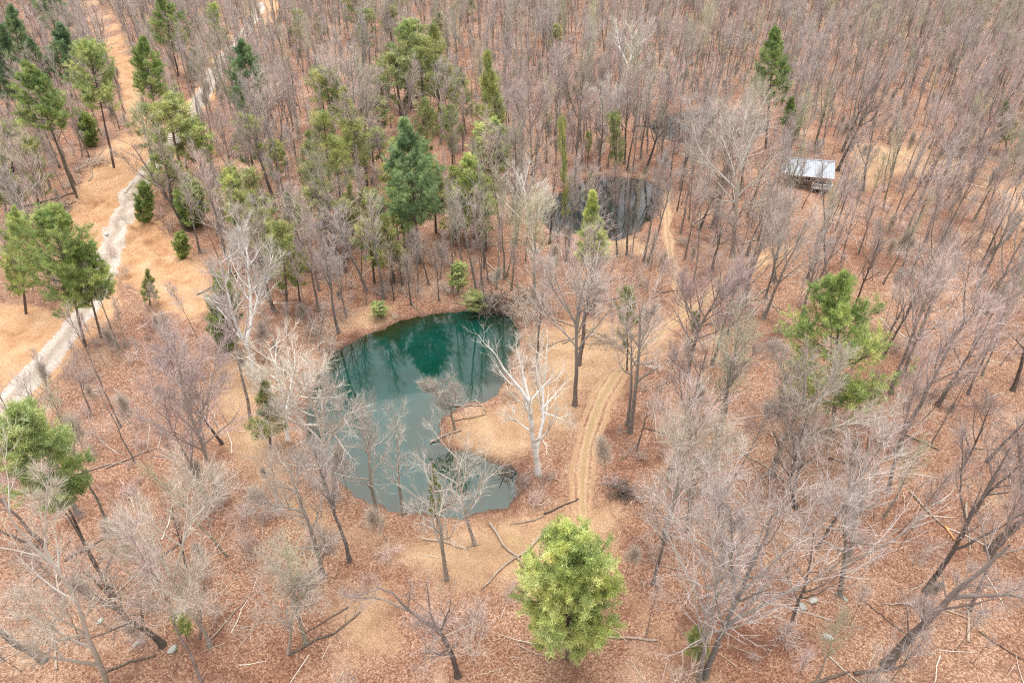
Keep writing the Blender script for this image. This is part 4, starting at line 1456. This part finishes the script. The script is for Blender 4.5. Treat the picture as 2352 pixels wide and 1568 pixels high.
PLACES = [((300, 1200), "left of the pond in the lower left woods"), ((120, 1450), "in the bottom left corner"), ((420, 1480), "near the bottom edge, left"), ((700, 1450), "near the bottom edge below the pond"),
          ((950, 1500), "at the bottom middle beyond the dry grass"), ((1500, 1480), "at the bottom, just right of the big light pine"), ((1800, 1500), "on the open leaf slope at the bottom right"),
          ((2150, 1450), "in the bottom right corner"), ((1500, 1150), "right of the track's straight stretch"), ((1750, 1250), "below the big right pine"), ((2100, 1200), "on the right hand slope below the big pine"),
          ((2250, 1000), "at the right edge, level with the pond"), ((2080, 850), "right of the big open pine"), ((1680, 900), "between the track bend and the big right pine"), ((1650, 720), "beside the track's upper bend"),
          ((1900, 580), "between the cabin and the big right pine"), ((2200, 650), "at the right edge below the cabin clearing"), ((380, 950), "on the slope between gravel road and pond"), ((200, 900), "beside the gravel road's lower end"),
          ((400, 760), "just below the orange clearing"), ((650, 700), "behind the white two stemmed tree"), ((850, 650), "on the slope above the pond's far bank"), ((1150, 620), "between the two ponds"), ((1400, 660), "below the small pond"),
          ((1250, 720), "at the pond's brushy top right corner"), ((1600, 520), "right of the small pond"), ((60, 600), "at the left edge, beyond the road"), ((100, 480), "left of the orange dirt bank"), ((580, 640), "right of the orange clearing"),
          ((1000, 560), "around the foot of the tall blue pine"), ((1180, 520), "left of the small pond"), ((1750, 450), "left of the cabin"), ((2000, 500), "right of the cabin"), ((700, 520), "in the belt above the pond slope"), ((1450, 800), "around the track bend")]
SHAPE_W = {'slender': "slender", 'upright': "upright", 'broad': "wide crowned", 'forked': "forked", 'pole': "pole thin"}
HUE_W = {'pink': "pinkish", 'grey': "grey", 'dark': "brown", 'pale': "pale tan", 'bud': "greenish grey"}

dist2 = TX ** 2 + (TY) ** 2 + CAM_H ** 2
n_lm = sum(1 for o in SC.objects if o.type == 'EMPTY' and o.get("category") in ("bare tree", "maple", "tree"))
invis = (TU < -60) | (TU > 2412) | (TV > 1800)
vis_top = to_px(TX, TY, TH)[1]
order = np.argsort(dist2 + 1e9 * ((TU < -40) | (TU > 2392) | (vis_top > 1540)))
IND = order[:296]
REST = order[296:]
for i in IND:
    v = VAR[i]
    p = PROTOS[v]
    where = min(PLACES, key=lambda q: (q[0][0] - TU[i]) ** 2 + (q[0][1] - TV[i]) ** 2)[1]
    h = "tall" if TH[i] > 16.8 else ("middling" if TH[i] > 14 else "short")
    lean = ""
    if TILT[i][0] > .06:
        lean = " leaning right"
    elif TILT[i][0] < -.06:
        lean = " leaning left"
    label = f"{h} {SHAPE_W[p[3]]} {HUE_W[p[4]]} bare tree{lean} {where}"
    words_ = label.split()
    label = " ".join(words_[:16])
    q = tilt((TILT[i][0], TILT[i][1], 1), SPIN[i])
    s = TH[i] / p[1]
    sc = (s * SCX[i], s * SCX[i], s)
    loc = (TX[i], TY[i], TZ[i])
    grp = "bare trees " + where
    if p[0] is None:
        p[0] = tree_obj("bare_tree", p[2], loc, label, "bare tree", grp, q, sc)
    else:
        copy_tree(p[0], loc, label, "bare tree", grp, q, sc)


# ------------------------------------------------------------------ shrubs
def make_shrub(seed, H, W, n, hue):
    rng = np.random.default_rng(seed)
    K = 6
    az, el = rng.random(n) * 6.28, rng.normal(.95, .3, n).clip(.25, 1.5)
    L = H * (.6 + .6 * rng.random(n))
    d = np.stack([np.cos(az) * np.cos(el) * W, np.sin(az) * np.cos(el) * W, np.sin(el)], 1)
    P = np.empty((n, K, 3))
    P[:, 0] = np.c_[rng.normal(size=(n, 2)) * W * .35, np.full(n, -.05)]
    cur = norm(d)
    for k in range(1, K):
        cur = norm(cur + rng.normal(size=(n, 3)) * .16)
        P[:, k] = P[:, k - 1] + cur * (L / (K - 1))[:, None]
    b = Buf()
    RR = np.full((n, 1), .022) * np.linspace(1, .3, K)[None]
    V, F = tubes(P, RR, 3)
    b.add(V, F, .3)
    P2, R2, _ = children(rng, P, RR, 6, .2, .98, .7, .42, 3, up=.3, rmin=.008)
    V, F = tubes(P2, R2, 3)
    b.add(V, F, .6)
    twigs(rng, P2, 6, .4, .010, b, ang=.7)
    twigs(rng, P, 6, .45, .010, b, ang=.8)
    return b.mesh("shrub_stems", [TWIG[hue]])


SHR = [make_shrub(300, 2.6, 1.0, 16, 'pink'), make_shrub(301, 1.7, 1.3, 18, 'dark'), make_shrub(302, 3.4, .8, 14, 'grey'), make_shrub(303, 2.2, 1.4, 22, 'pale')]
SHRUBS = [((1120, 712), 1.5, 3, "tangled shrub leaning over the pond's top right water"), ((1165, 722), 1.5, 1, "brown shrub at the pond's top right corner"), ((1215, 735), 1.7, 3, "pale shrub mass where pond meets brushy bank"),
          ((1230, 790), 1.6, 3, "pale shrub on the pond's right bank"), ((1215, 840), 1.4, 1, "brown shrub below the pale shrub on the right bank"), ((1175, 915), .8, 1, "small shrub at the base of the grassy spit"),
          ((1205, 1120), 1.0, 1, "brown shrub at the pond's lower right rim"), ((1225, 1160), 1.0, 0, "pinkish shrub near the pond's lower right rim"), ((1440, 1130), .7, 1, "dark brown shrub in a hollow right of the track"),
          ((1255, 1105), 1.0, 1, "shrub at the foot of the white sycamore"), ((720, 1110), 1.1, 1, "shrub on the pond's lower left bank"), ((690, 1060), 1.2, 3, "pale shrub on the pond's left bank"), ((760, 1150), .9, 0, "pinkish shrub on the near bank, left"),
          ((500, 1170), 1.3, 1, "brown shrub at the foot of the leaning pinkish tree"), ((590, 1260), 1.4, 1, "dark brown shrub in the hollow left below the pond"), ((600, 1200), 1.1, 1, "shrub just above the dark hollow left below the pond"),
          ((860, 1195), .8, 1, "shrub at the foot of the twiggy tree by the pond"), ((1010, 1440), 1.2, 0, "pinkish shrub under the crooked arching oak"), ((1100, 1420), 1.2, 0, "pinkish shrub between crooked oak and bottom pine"),
          ((1080, 1500), 1.3, 2, "grey shrub near the bottom edge left of the pine"), ((340, 480), .9, 1, "brown shrub right of the gravel road"), ((370, 500), 1.0, 0, "pinkish shrub on the slope right of the road"), ((390, 530), 1.0, 1, "brown shrub above the orange clearing"),
          ((260, 590), .9, 0, "shrub on the strip left of the gravel road"), ((285, 640), 1.2, 1, "shrub at the lower end of the orange clearing"), ((760, 800), 1.2, 3, "pale shrub at the pond's upper left tip"), ((735, 770), 1.4, 3, "tall pale shrub behind the pond's upper left tip"),
          ((1640, 300), 1.6, 1, "brown brush at the rim of the half hidden dark water"), ((1560, 320), 1.6, 1, "brown brush left of the half hidden dark water"), ((1700, 330), 1.5, 1, "brown brush right of the half hidden dark water"),
          ((1590, 1130), 1.2, 1, "brown shrub below the tan crowned tree"), ((2020, 880), 1.3, 1, "brown brush right of the big open pine's foot"), ((1950, 960), 1.2, 0, "pinkish brush below the big open pine"), ((2120, 920), 1.3, 1, "dark brush on the right hand slope")]
SHRUBS += [((1275, 545), 1.2, 2, "grey shrub at the small pond's lower left rim"), ((1250, 470), 1.1, 0, "pinkish shrub at the small pond's left tip"), ((1320, 425), 1.1, 1, "brown shrub behind the small pond's upper left rim"),
           ((1500, 500), 1.0, 1, "brown shrub at the small pond's right rim"), ((1460, 545), .7, 0, "low pinkish shrub at the small pond's lower right rim"), ((1540, 345), 1.7, 0, "pinkish brush in front of the half hidden dark water"),
           ((1610, 350), 1.8, 2, "tall grey brush in front of the half hidden dark water"), ((1670, 352), 1.6, 3, "pale brush in front of the half hidden dark water, right part")]
SP0 = {}
for (u, v), s, k, lab in SHRUBS:
    B = g3(u, v)
    if k not in SP0:
        o = SP0[k] = link("bare_shrub", SHR[k])
    else:
        o = SP0[k].copy()
        COL.objects.link(o)
    o.location = B
    o.scale = (s, s, s)
    o.rotation_euler = (0, 0, RNG.random() * 6.28)
    tag(o, lab, "shrub", "bare shrubs along the banks and hollows")


# ------------------------------------------------------------------ the mass of woods and undergrowth nobody could count
def instancer(name, srcs, X, Y, Z, var, spin, scl, tiltxy, label, cat):
    me = bpy.data.meshes.new(name)
    me.vertices.add(len(X))
    me.vertices.foreach_set("co", np.stack([X, Y, Z], 1).astype(np.float32).ravel())
    a = me.attributes.new("variant", 'INT', 'POINT')
    a.data.foreach_set("value", np.asarray(var, np.int32))
    a = me.attributes.new("turn", 'FLOAT_VECTOR', 'POINT')
    a.data.foreach_set("vector", np.stack([tiltxy[:, 0], tiltxy[:, 1], spin], 1).astype(np.float32).ravel())
    a = me.attributes.new("size", 'FLOAT_VECTOR', 'POINT')
    a.data.foreach_set("vector", np.asarray(scl, np.float32).ravel())
    o = link(name, me)
    ng = bpy.data.node_groups.new(name, 'GeometryNodeTree')
    ng.interface.new_socket("Geometry", in_out='INPUT', socket_type='NodeSocketGeometry')
    ng.interface.new_socket("Geometry", in_out='OUTPUT', socket_type='NodeSocketGeometry')
    gi, go = ng.nodes.new("NodeGroupInput"), ng.nodes.new("NodeGroupOutput")
    jn = ng.nodes.new("GeometryNodeJoinGeometry")
    for parts in reversed(srcs):
        j2 = ng.nodes.new("GeometryNodeJoinGeometry")
        for p in parts:
            oi = ng.nodes.new("GeometryNodeObjectInfo")
            oi.transform_space = 'ORIGINAL'
            oi.inputs["Object"].default_value = p
            ng.links.new(oi.outputs["Geometry"], j2.inputs[0])
        g = ng.nodes.new("GeometryNodeGeometryToInstance")
        ng.links.new(j2.outputs[0], g.inputs[0])
        ng.links.new(g.outputs[0], jn.inputs[0])
    ip = ng.nodes.new("GeometryNodeInstanceOnPoints")
    ip.inputs["Pick Instance"].default_value = True
    ng.links.new(gi.outputs[0], ip.inputs["Points"])
    ng.links.new(jn.outputs[0], ip.inputs["Instance"])
    for an, ty, sock in (("variant", 'INT', "Instance Index"), ("turn", 'FLOAT_VECTOR', "Rotation"), ("size", 'FLOAT_VECTOR', "Scale")):
        na = ng.nodes.new("GeometryNodeInputNamedAttribute")
        na.data_type = ty
        na.inputs["Name"].default_value = an
        ng.links.new(na.outputs["Attribute"], ip.inputs[sock])
    ng.links.new(ip.outputs[0], go.inputs[0])
    md = o.modifiers.new("scatter", 'NODES')
    md.node_group = ng
    tag(o, label, cat, kind="stuff")
    return o


srcs = []
remap = {}
for i, p in enumerate(PROTOS):
    if p[0] is not None:
        remap[i] = len(srcs)
        srcs.append(list(p[0].children))
fallback = list(remap)[0]
rv = np.array([remap.get(int(VAR[i]), 0) for i in REST])
hv = np.array([PROTOS[int(VAR[i]) if int(VAR[i]) in remap else fallback][1] for i in REST])
s_ = TH[REST] / hv
instancer("far_woods", srcs, TX[REST], TY[REST], TZ[REST], rv, SPIN[REST], np.stack([s_ * SCX[REST], s_ * SCX[REST], s_], 1), TILT[REST],
          "mass of leafless woods filling the far slope up to the top edge", "woods")

UX, UY, UU, UV = scatter(60000, lambda u, v: np.where(v < 500, .05, np.where((u > 560) & (u < 1420) & (v > 1180), .02, .045)), lambda v: 1.6, 21)
k = ~(in_px(CLEAR_PX, UU, UV) & (RNG.random(len(UX)) < .8))
UX, UY = UX[k], UY[k]
UZ = terrain(UX, UY)
n = len(UX)
us = RNG.uniform(.35, 1.15, n)
instancer("undergrowth", [[SP0[k_]] for k_ in sorted(SP0)], UX, UY, UZ, RNG.choice(4, n, p=[.35, .25, .25, .15]), RNG.random(n) * 6.28,
          np.stack([us, us, us * RNG.uniform(.6, 1.2, n)], 1), RNG.normal(size=(n, 2)) * .1, "scattered twiggy undergrowth over the leaf covered forest floor", "undergrowth")
print("TREES", len(TX), "shrubs", n)

# saplings: the thin stems between the trees
SPR = [make_bare(401, 6.5, .045, 'pink', 'pole'), make_bare(402, 8, .055, 'grey', 'slender'), make_bare(403, 5, .04, 'pale', 'upright')]
QX, QY, QU, QV = scatter(60000, lambda u, v: np.interp(v, [0, 400, 800, 1568], [.05, .05, .045, .04]), lambda v: 1.3, 51)
k = ~(in_px(CLEAR_PX, *to_px(QX, QY, 4.)) & (RNG.random(len(QX)) < .85))
QX, QY, QU, QV = QX[k], QY[k], QU[k], QV[k]
QZ = terrain(QX, QY)
qo = np.argsort(QY + 1e6 * ((QU < -20) | (QU > 2372) | (QV > 1600)))
qv = RNG.integers(0, 3, len(QX))
qs = RNG.uniform(.6, 1.35, len(QX))
qt = RNG.normal(size=(len(QX), 2)) * .12
qr = RNG.random(len(QX)) * 6.28
SPRO = {}
SPW = [("thin pinkish", ), ("tall thin grey", ), ("short twiggy pale", )]
for i in qo[:240]:
    where = min(PLACES, key=lambda q: (q[0][0] - QU[i]) ** 2 + (q[0][1] - QV[i]) ** 2)[1]
    lab = SPW[qv[i]][0] + " bare sapling " + where
    q = tilt((qt[i][0], qt[i][1], 1), qr[i])
    loc = (QX[i], QY[i], QZ[i])
    if qv[i] not in SPRO:
        SPRO[qv[i]] = tree_obj("sapling", SPR[qv[i]], loc, lab, "sapling", "saplings " + where, q, (qs[i],) * 3)
    else:
        copy_tree(SPRO[qv[i]], loc, lab, "sapling", "saplings " + where, q, (qs[i],) * 3)
qo = qo[240:]
instancer("sapling_thicket", [list(SPRO[k_].children) for k_ in sorted(SPRO)], QX[qo], QY[qo], QZ[qo], qv[qo], qr[qo], np.stack([qs[qo]] * 3, 1), qt[qo],
          "countless thin saplings between the trees of the farther woods", "saplings")

# ------------------------------------------------------------------ fallen wood
WOOD = bark_mat("weathered_wood", (.22, .16, .12), (.50, .40, .31))
WOODD = bark_mat("dark_wood", (.05, .038, .03), (.16, .125, .10))
WOODO = bark_mat("split_orange_wood", (.45, .20, .07), (.70, .38, .15))


def log(p1, p2, r, label, mat=None, taper=.4, stubs=6, seed=0, cat="fallen log", group=None, h=0., name="fallen_log"):
    rng = np.random.default_rng(int(p1[0] * 7 + p1[1] + seed))
    A, B = g3(*p1), g3(*p2)
    K = 10
    t = np.linspace(0, 1, K)[:, None]
    P = A * (1 - t) + B * t
    L = np.linalg.norm(B - A)
    P[:, :2] += np.cumsum(rng.normal(size=(K, 2)) * L * .014, 0)
    P[:, 2] = np.maximum(terrain(P[:, 0], P[:, 1]), WZ) + r * .8 + h
    O = P[0].copy()
    P = P - O
    rad = r * (1 - (1 - taper) * t[:, 0])
    b = Buf()
    P = np.concatenate([P[:1], P, P[-1:]])
    rad = np.r_[.001, rad, .001]
    V, F = tubes(P[None], rad[None], 7)
    b.add(V, F)
    if stubs:
        Pc, Rc, _ = children(rng, P[None, 1:-1], rad[None, 1:-1], stubs, .3, .98, .75, .16, 4, up=.1, rr=.45, rmin=.015, taper=.4)
        V, F = tubes(Pc, Rc, 4)
        b.add(V, F)
    o = link(name, b.mesh(name, [mat or WOOD], True))
    o.location = O
    tag(o, label, cat, group)
    return o


LOGS = [((1130, 1206), (1238, 1350), .17, "straight log crossing another on the dry grass below the pond", None), ((1273, 1205), (1120, 1350), .2, "pale log lying under the crossing log below the pond", None),
        ((1248, 1185), (1170, 1200), .1, "thin branch on the grass right of the crossed logs", None), ((970, 1238), (1085, 1268), .13, "pale orange log on the near bank below the pond", None),
        ((1070, 1258), (1105, 1250), .08, "thin stick beside the pale orange log", None), ((1035, 935), (1110, 930), .13, "pale log along the top edge of the grassy spit", None),
        ((1090, 920), (1118, 950), .1, "short stick lying across the spit's top log", None), ((990, 1022), (1062, 990), .17, "log sliding off the grassy spit into the pond", None),
        ((1040, 965), (1120, 955), .07, "thin brown stick on the grassy spit", WOODD), ((1078, 1135), (990, 1185), .17, "dark log half in the water at the pond's near shore", WOODD),
        ((1010, 1180), (960, 1170), .09, "dark stick in the water left of the sunken log", WOODD), ((918, 668), (968, 728), .13, "thin pole sliding down the far bank into the pond", None),
        ((1110, 595), (1185, 655), .13, "pale pole lying downslope above the pond's far bank", None), ((1185, 655), (1300, 745), .15, "long pole across the brushy right bank", None),
        ((1240, 720), (1390, 770), .14, "long dead trunk lying behind the lone straight tree", None), ((1290, 790), (1370, 755), .12, "pale log on dry grass left of the track bend", None),
        ((1250, 800), (1330, 775), .1, "pale stick left of the lone straight tree", None), ((1350, 660), (1435, 640), .12, "pale log below the small pond", None), ((1340, 700), (1440, 680), .1, "dark stick below the young pine", WOODD),
        ((1300, 480), (1380, 500), .06, "stick floating on the small pond", None), ((2088, 1129), (2170, 1210), .16, "dead trunk on the right slope above its split end", None), ((2170, 1210), (2190, 1240), .15, "split orange end of a broken trunk", WOODO),
        ((2221, 1156), (2219, 1275), .14, "pale barkless log pointing downslope near the right edge", None), ((1840, 1185), (2000, 1180), .11, "thin pale log lying level across the right slope", None),
        ((1835, 1575), (1960, 1548), .2, "dark fallen trunk in the bottom right corner", WOODD), ((1960, 1548), (2070, 1520), .17, "dark fallen limb joining the bottom right oak's foot", WOODD),
        ((2160, 1400), (2260, 1440), .09, "pale dead branch behind the bottom right oak", None), ((2250, 1450), (2352, 1510), .08, "thin dead branch in the bottom right corner", WOODD),
        ((1700, 562), (1790, 545), .17, "pale log above the pale clearing left below the cabin", None), ((1840, 560), (1800, 625), .1, "pale stick below the cabin", None), ((1730, 690), (1810, 630), .16, "long pale leaning log beside the upper track", None),
        ((1690, 755), (1735, 700), .13, "pale broken log continuing the long leaning one", None), ((1900, 870), (2010, 920), .09, "stick near the big open pine's foot", None),
        ((20, 485), (180, 450), .22, "dark log bridging the gully left of the dirt bank", WOODD), ((70, 500), (170, 465), .16, "second dark log beside the gully left of the dirt bank", WOODD), ((100, 520), (150, 440), .12, "pale pole lying uphill left of the dirt bank", None),
        ((140, 520), (165, 480), .3, "thick grey log end at the dirt bank's lower edge", None), ((170, 400), (245, 335), .1, "pale dead branch at the dirt bank's top", None), ((205, 420), (240, 330), .12, "pale log on the dirt bank's upper rim", None),
        ((285, 445), (330, 405), .12, "pale log between the dirt bank and the gravel road", None), ((660, 1500), (820, 1400), .13, "dark fallen branch sweeping up right near the bottom edge", WOODD), ((800, 1395), (700, 1450), .08, "thin dark branch near the bottom edge", WOODD),
        ((280, 1225), (330, 1190), .12, "dark log in the lower left woods", WOODD), ((150, 1290), (270, 1225), .13, "long dark log in the lower left woods", WOODD), ((340, 1388), (372, 1376), .13, "short pale log in the lower left woods", None),
        ((900, 130), (850, 215), .16, "pale fallen tree in the olive pine grove", None), ((1060, 370), (1230, 400), .15, "fallen trunk lying level left of the small pond", WOODD), ((1090, 350), (1180, 385), .12, "pale fallen trunk left above the small pond", None),
        ((1460, 290), (1700, 258), .2, "long log along the far rim of the half hidden dark water", WOODD), ((1590, 520), (1660, 470), .2, "thick broken limb on the ground left of the great pale tree", None), ((700, 480), (760, 470), .1, "pale log in the belt of olive pines", None),
        ((420, 1240), (290, 1330), .1, "thin dark branch under the wide pale tree", WOODD), ((1900, 1050), (2010, 1080), .09, "brown stick on the slope below the pine", WOODD), ((2080, 1000), (2160, 1040), .11, "dark log among leaning trunks at the right", WOODD),
        ((1420, 1060), (1470, 1010), .07, "stick right of the track", None), ((1500, 890), (1570, 860), .09, "pale log on leaves right of the track bend", None), ((60, 1500), (130, 1420), .08, "pale stick in the bottom left corner", None),
        ((1250, 1180), (1330, 1145), .12, "brown log between the pond and the track", WOODD)]
for p1, p2, r, lab, mt in LOGS:
    log(p1, p2, r, lab, mt)

_r = random.Random(31)
nlog = 0
while nlog < 42:
    u, v = _r.uniform(20, 2330), _r.uniform(420, 1560) if nlog % 3 else _r.uniform(1050, 1560)
    x, y = hit(u, v)
    a_ = np.array([x]), np.array([y])
    if min(sdist(a_[0], a_[1], p)[0] for p in PONDS) < 7 or seg_dist(*a_, ROAD, False)[0] < 9 or seg_dist(*a_, TRACK, False)[0] < 7 or (500 < u < 1420 and v > 1150):
        continue
    ang, L = _r.uniform(0, 3.14), _r.uniform(3, 9)
    x2, y2 = x + math.cos(ang) * L, y + math.sin(ang) * L
    u2, v2 = to_px(x2, y2, 0)
    where = min(PLACES, key=lambda q: (q[0][0] - u) ** 2 + (q[0][1] - v) ** 2)[1]
    dk = _r.random() < .4
    log((u, v), (u2, v2), _r.uniform(.06, .15), f"{'dark' if dk else 'pale'} {'short' if L < 5 else 'long'} fallen log {where}", WOODD if dk else WOOD, group="fallen logs " + where)
    nlog += 1

# fine dead wood, countless
rng = np.random.default_rng(9)
SX, SY, _, _ = scatter(60000, lambda u, v: np.where(v < 400, .06, .14) + 0 * u, lambda v: .3, 31, band=(22, 230))
n = len(SX)
SZ = terrain(SX, SY)
az = rng.random(n) * 6.28
LL = rng.gamma(2.2, .8, n).clip(.4, 6)
d = np.stack([np.cos(az), np.sin(az), rng.normal(size=n) * .04], 1)
P = np.empty((n, 4, 3))
P[:, 0] = np.stack([SX, SY, SZ + .05], 1)
cur = d
for k_ in range(1, 4):
    cur = norm(cur + rng.normal(size=(n, 3)) * np.array([.15, .15, .03]))
    P[:, k_] = P[:, k_ - 1] + cur * (LL / 3)[:, None]
P[:, :, 2] = terrain(P[..., 0].ravel(), P[..., 1].ravel()).reshape(n, 4) + .05 + rng.random((n, 1)) * .08
V, F = tubes(P, (LL * .012 + .008)[:, None] * np.array([[1, .9, .7, .4]]), 3)
b = Buf()
b.add(V, F, np.repeat(rng.random(n), 12))
o = link("woody_debris", b.mesh("woody_debris", [TWIG['pale']]))
tag(o, "countless dead sticks strewn over the leaf litter", "dead sticks", kind="stuff")


# brush piles
def brush_pile(px, w, h, n, mat, label, seed):
    rng = np.random.default_rng(seed)
    B = g3(*px)
    az = rng.random(n) * 6.28
    L = w * (.5 + .7 * rng.random(n))
    c = np.c_[rng.normal(size=(n, 2)) * w * .25, rng.random(n) * h * .8 + .05]
    d = np.stack([np.cos(az), np.sin(az), rng.normal(size=n) * .22], 1)
    t = np.linspace(-.5, .5, 4)
    P = c[:, None] + d[:, None] * (L[:, None] * t[None])[..., None] + rng.normal(size=(n, 4, 3)) * .08
    P[..., 2] = np.abs(P[..., 2])
    V, F = tubes(P, np.full((n, 1), .055) * rng.uniform(.4, 1.4, (n, 1)) * np.array([[1, .9, .7, .45]]), 4)
    b = Buf()
    b.add(V, F)
    o = link("brush_pile", b.mesh("brush_pile", [mat]))
    o.location = B
    tag(o, label, "brush pile", "piles of cut branches")


brush_pile((225, 375), 5, 1.2, 60, WOOD, "pale pile of cut branches at the top of the orange dirt bank", 1)
brush_pile((150, 480), 6, .8, 45, WOOD, "pile of grey branches at the dirt bank's lower left edge", 2)
brush_pile((1130, 706), 5, 1.3, 80, WOODD, "dark branch tangle at the pond's top right corner", 3)
brush_pile((1200, 690), 6, .8, 60, WOOD, "pale branch tangle on the bank above the pond's right corner", 4)
brush_pile((1432, 1132), 2.6, .7, 45, WOODD, "dark heap of branches in a hollow right of the track", 5)
brush_pile((1172, 1092), 2.4, .5, 30, WOODD, "small dark branch heap in the water at the pond's right rim", 6)
brush_pile((1390, 785), 4, .5, 30, WOOD, "branches scattered on dry grass left of the track bend", 7)
brush_pile((1130, 355), 6, .8, 50, WOODD, "dark branch tangle left above the small pond", 8)


# stones
def stone(px, s, label, seed):
    import bmesh
    rng = random.Random(seed)
    bm = bmesh.new()
    bmesh.ops.create_icosphere(bm, subdivisions=3, radius=1)
    ax = [(Vector((rng.gauss(0, 1), rng.gauss(0, 1), rng.gauss(0, 1))).normalized(), rng.uniform(.55, .85)) for _ in range(9)]
    for v in bm.verts:
        for a_, d_ in ax:
            k = v.co.dot(a_)
            if k > d_:
                v.co -= a_ * (k - d_)
        v.co.x *= s
        v.co.y *= s * .7
        v.co.z *= s * .5
    me = bpy.data.meshes.new("stone")
    bm.to_mesh(me)
    bm.free()
    me.materials.append(STONE)
    o = link("stone", me)
    B = g3(*px)
    o.location = (B[0], B[1], B[2] + s * .12)
    o.rotation_euler = (0, 0, rng.random() * 3)
    tag(o, label, "stone", "pale stones on the forest floor")


STONE = bark_mat("stone_surface", (.24, .24, .21), (.48, .47, .43), (.25, .28, .2))
for px, s, lab in (((1841, 1391), .55, "flat pale stone beside the slim dark trunk"), ((1868, 1379), .5, "upright pale stone near the slim dark trunk"), ((1901, 1463), .5, "mossy grey stone low on the right slope"),
                   ((397, 1492), .55, "grey stone near the lower left corner"), ((315, 1478), .4, "small grey stone in the lower left leaves"), ((230, 1426), .4, "small dark stone in the lower left woods"),
                   ((1940, 1375), .35, "small stone at the split grey tree's foot"), ((2440, 1270), .4, "stone at the right edge"), ((130, 455), .4, "white stone beside the dirt bank"), ((245, 540), .5, "pale stone heap on the roadside strip")):
    stone(px, s, lab, int(px[0]))


# ------------------------------------------------------------------ labels: tell look-alikes apart by their order
byl = {}
for o in SC.objects:
    if o.parent is None and o.get("label") and not o.get("kind"):
        byl.setdefault(o["label"], []).append(o)
NTH = ["leftmost", "second from the left", "third from the left", "fourth from the left", "fifth from the left", "sixth from the left", "seventh from the left", "eighth from the left", "ninth from the left", "tenth from the left", "eleventh from the left", "twelfth from the left"]
for lab, os_ in byl.items():
    if len(os_) < 2:
        continue
    os_.sort(key=lambda o: to_px(o.location.x, o.location.y, o.location.z)[0])
    many = lab.replace("bare tree", "bare trees").replace("bare sapling", "bare saplings").replace("fallen log ", "fallen logs ").replace("pine ", "pines ", 1)
    for i_, o in enumerate(os_):
        pre = ("left one of two" if i_ == 0 else "right one of two") if len(os_) == 2 else ("rightmost" if i_ == len(os_) - 1 else NTH[min(i_, 11)]) + " of several"
        o["label"] = " ".join((pre + " " + many).split()[:16])
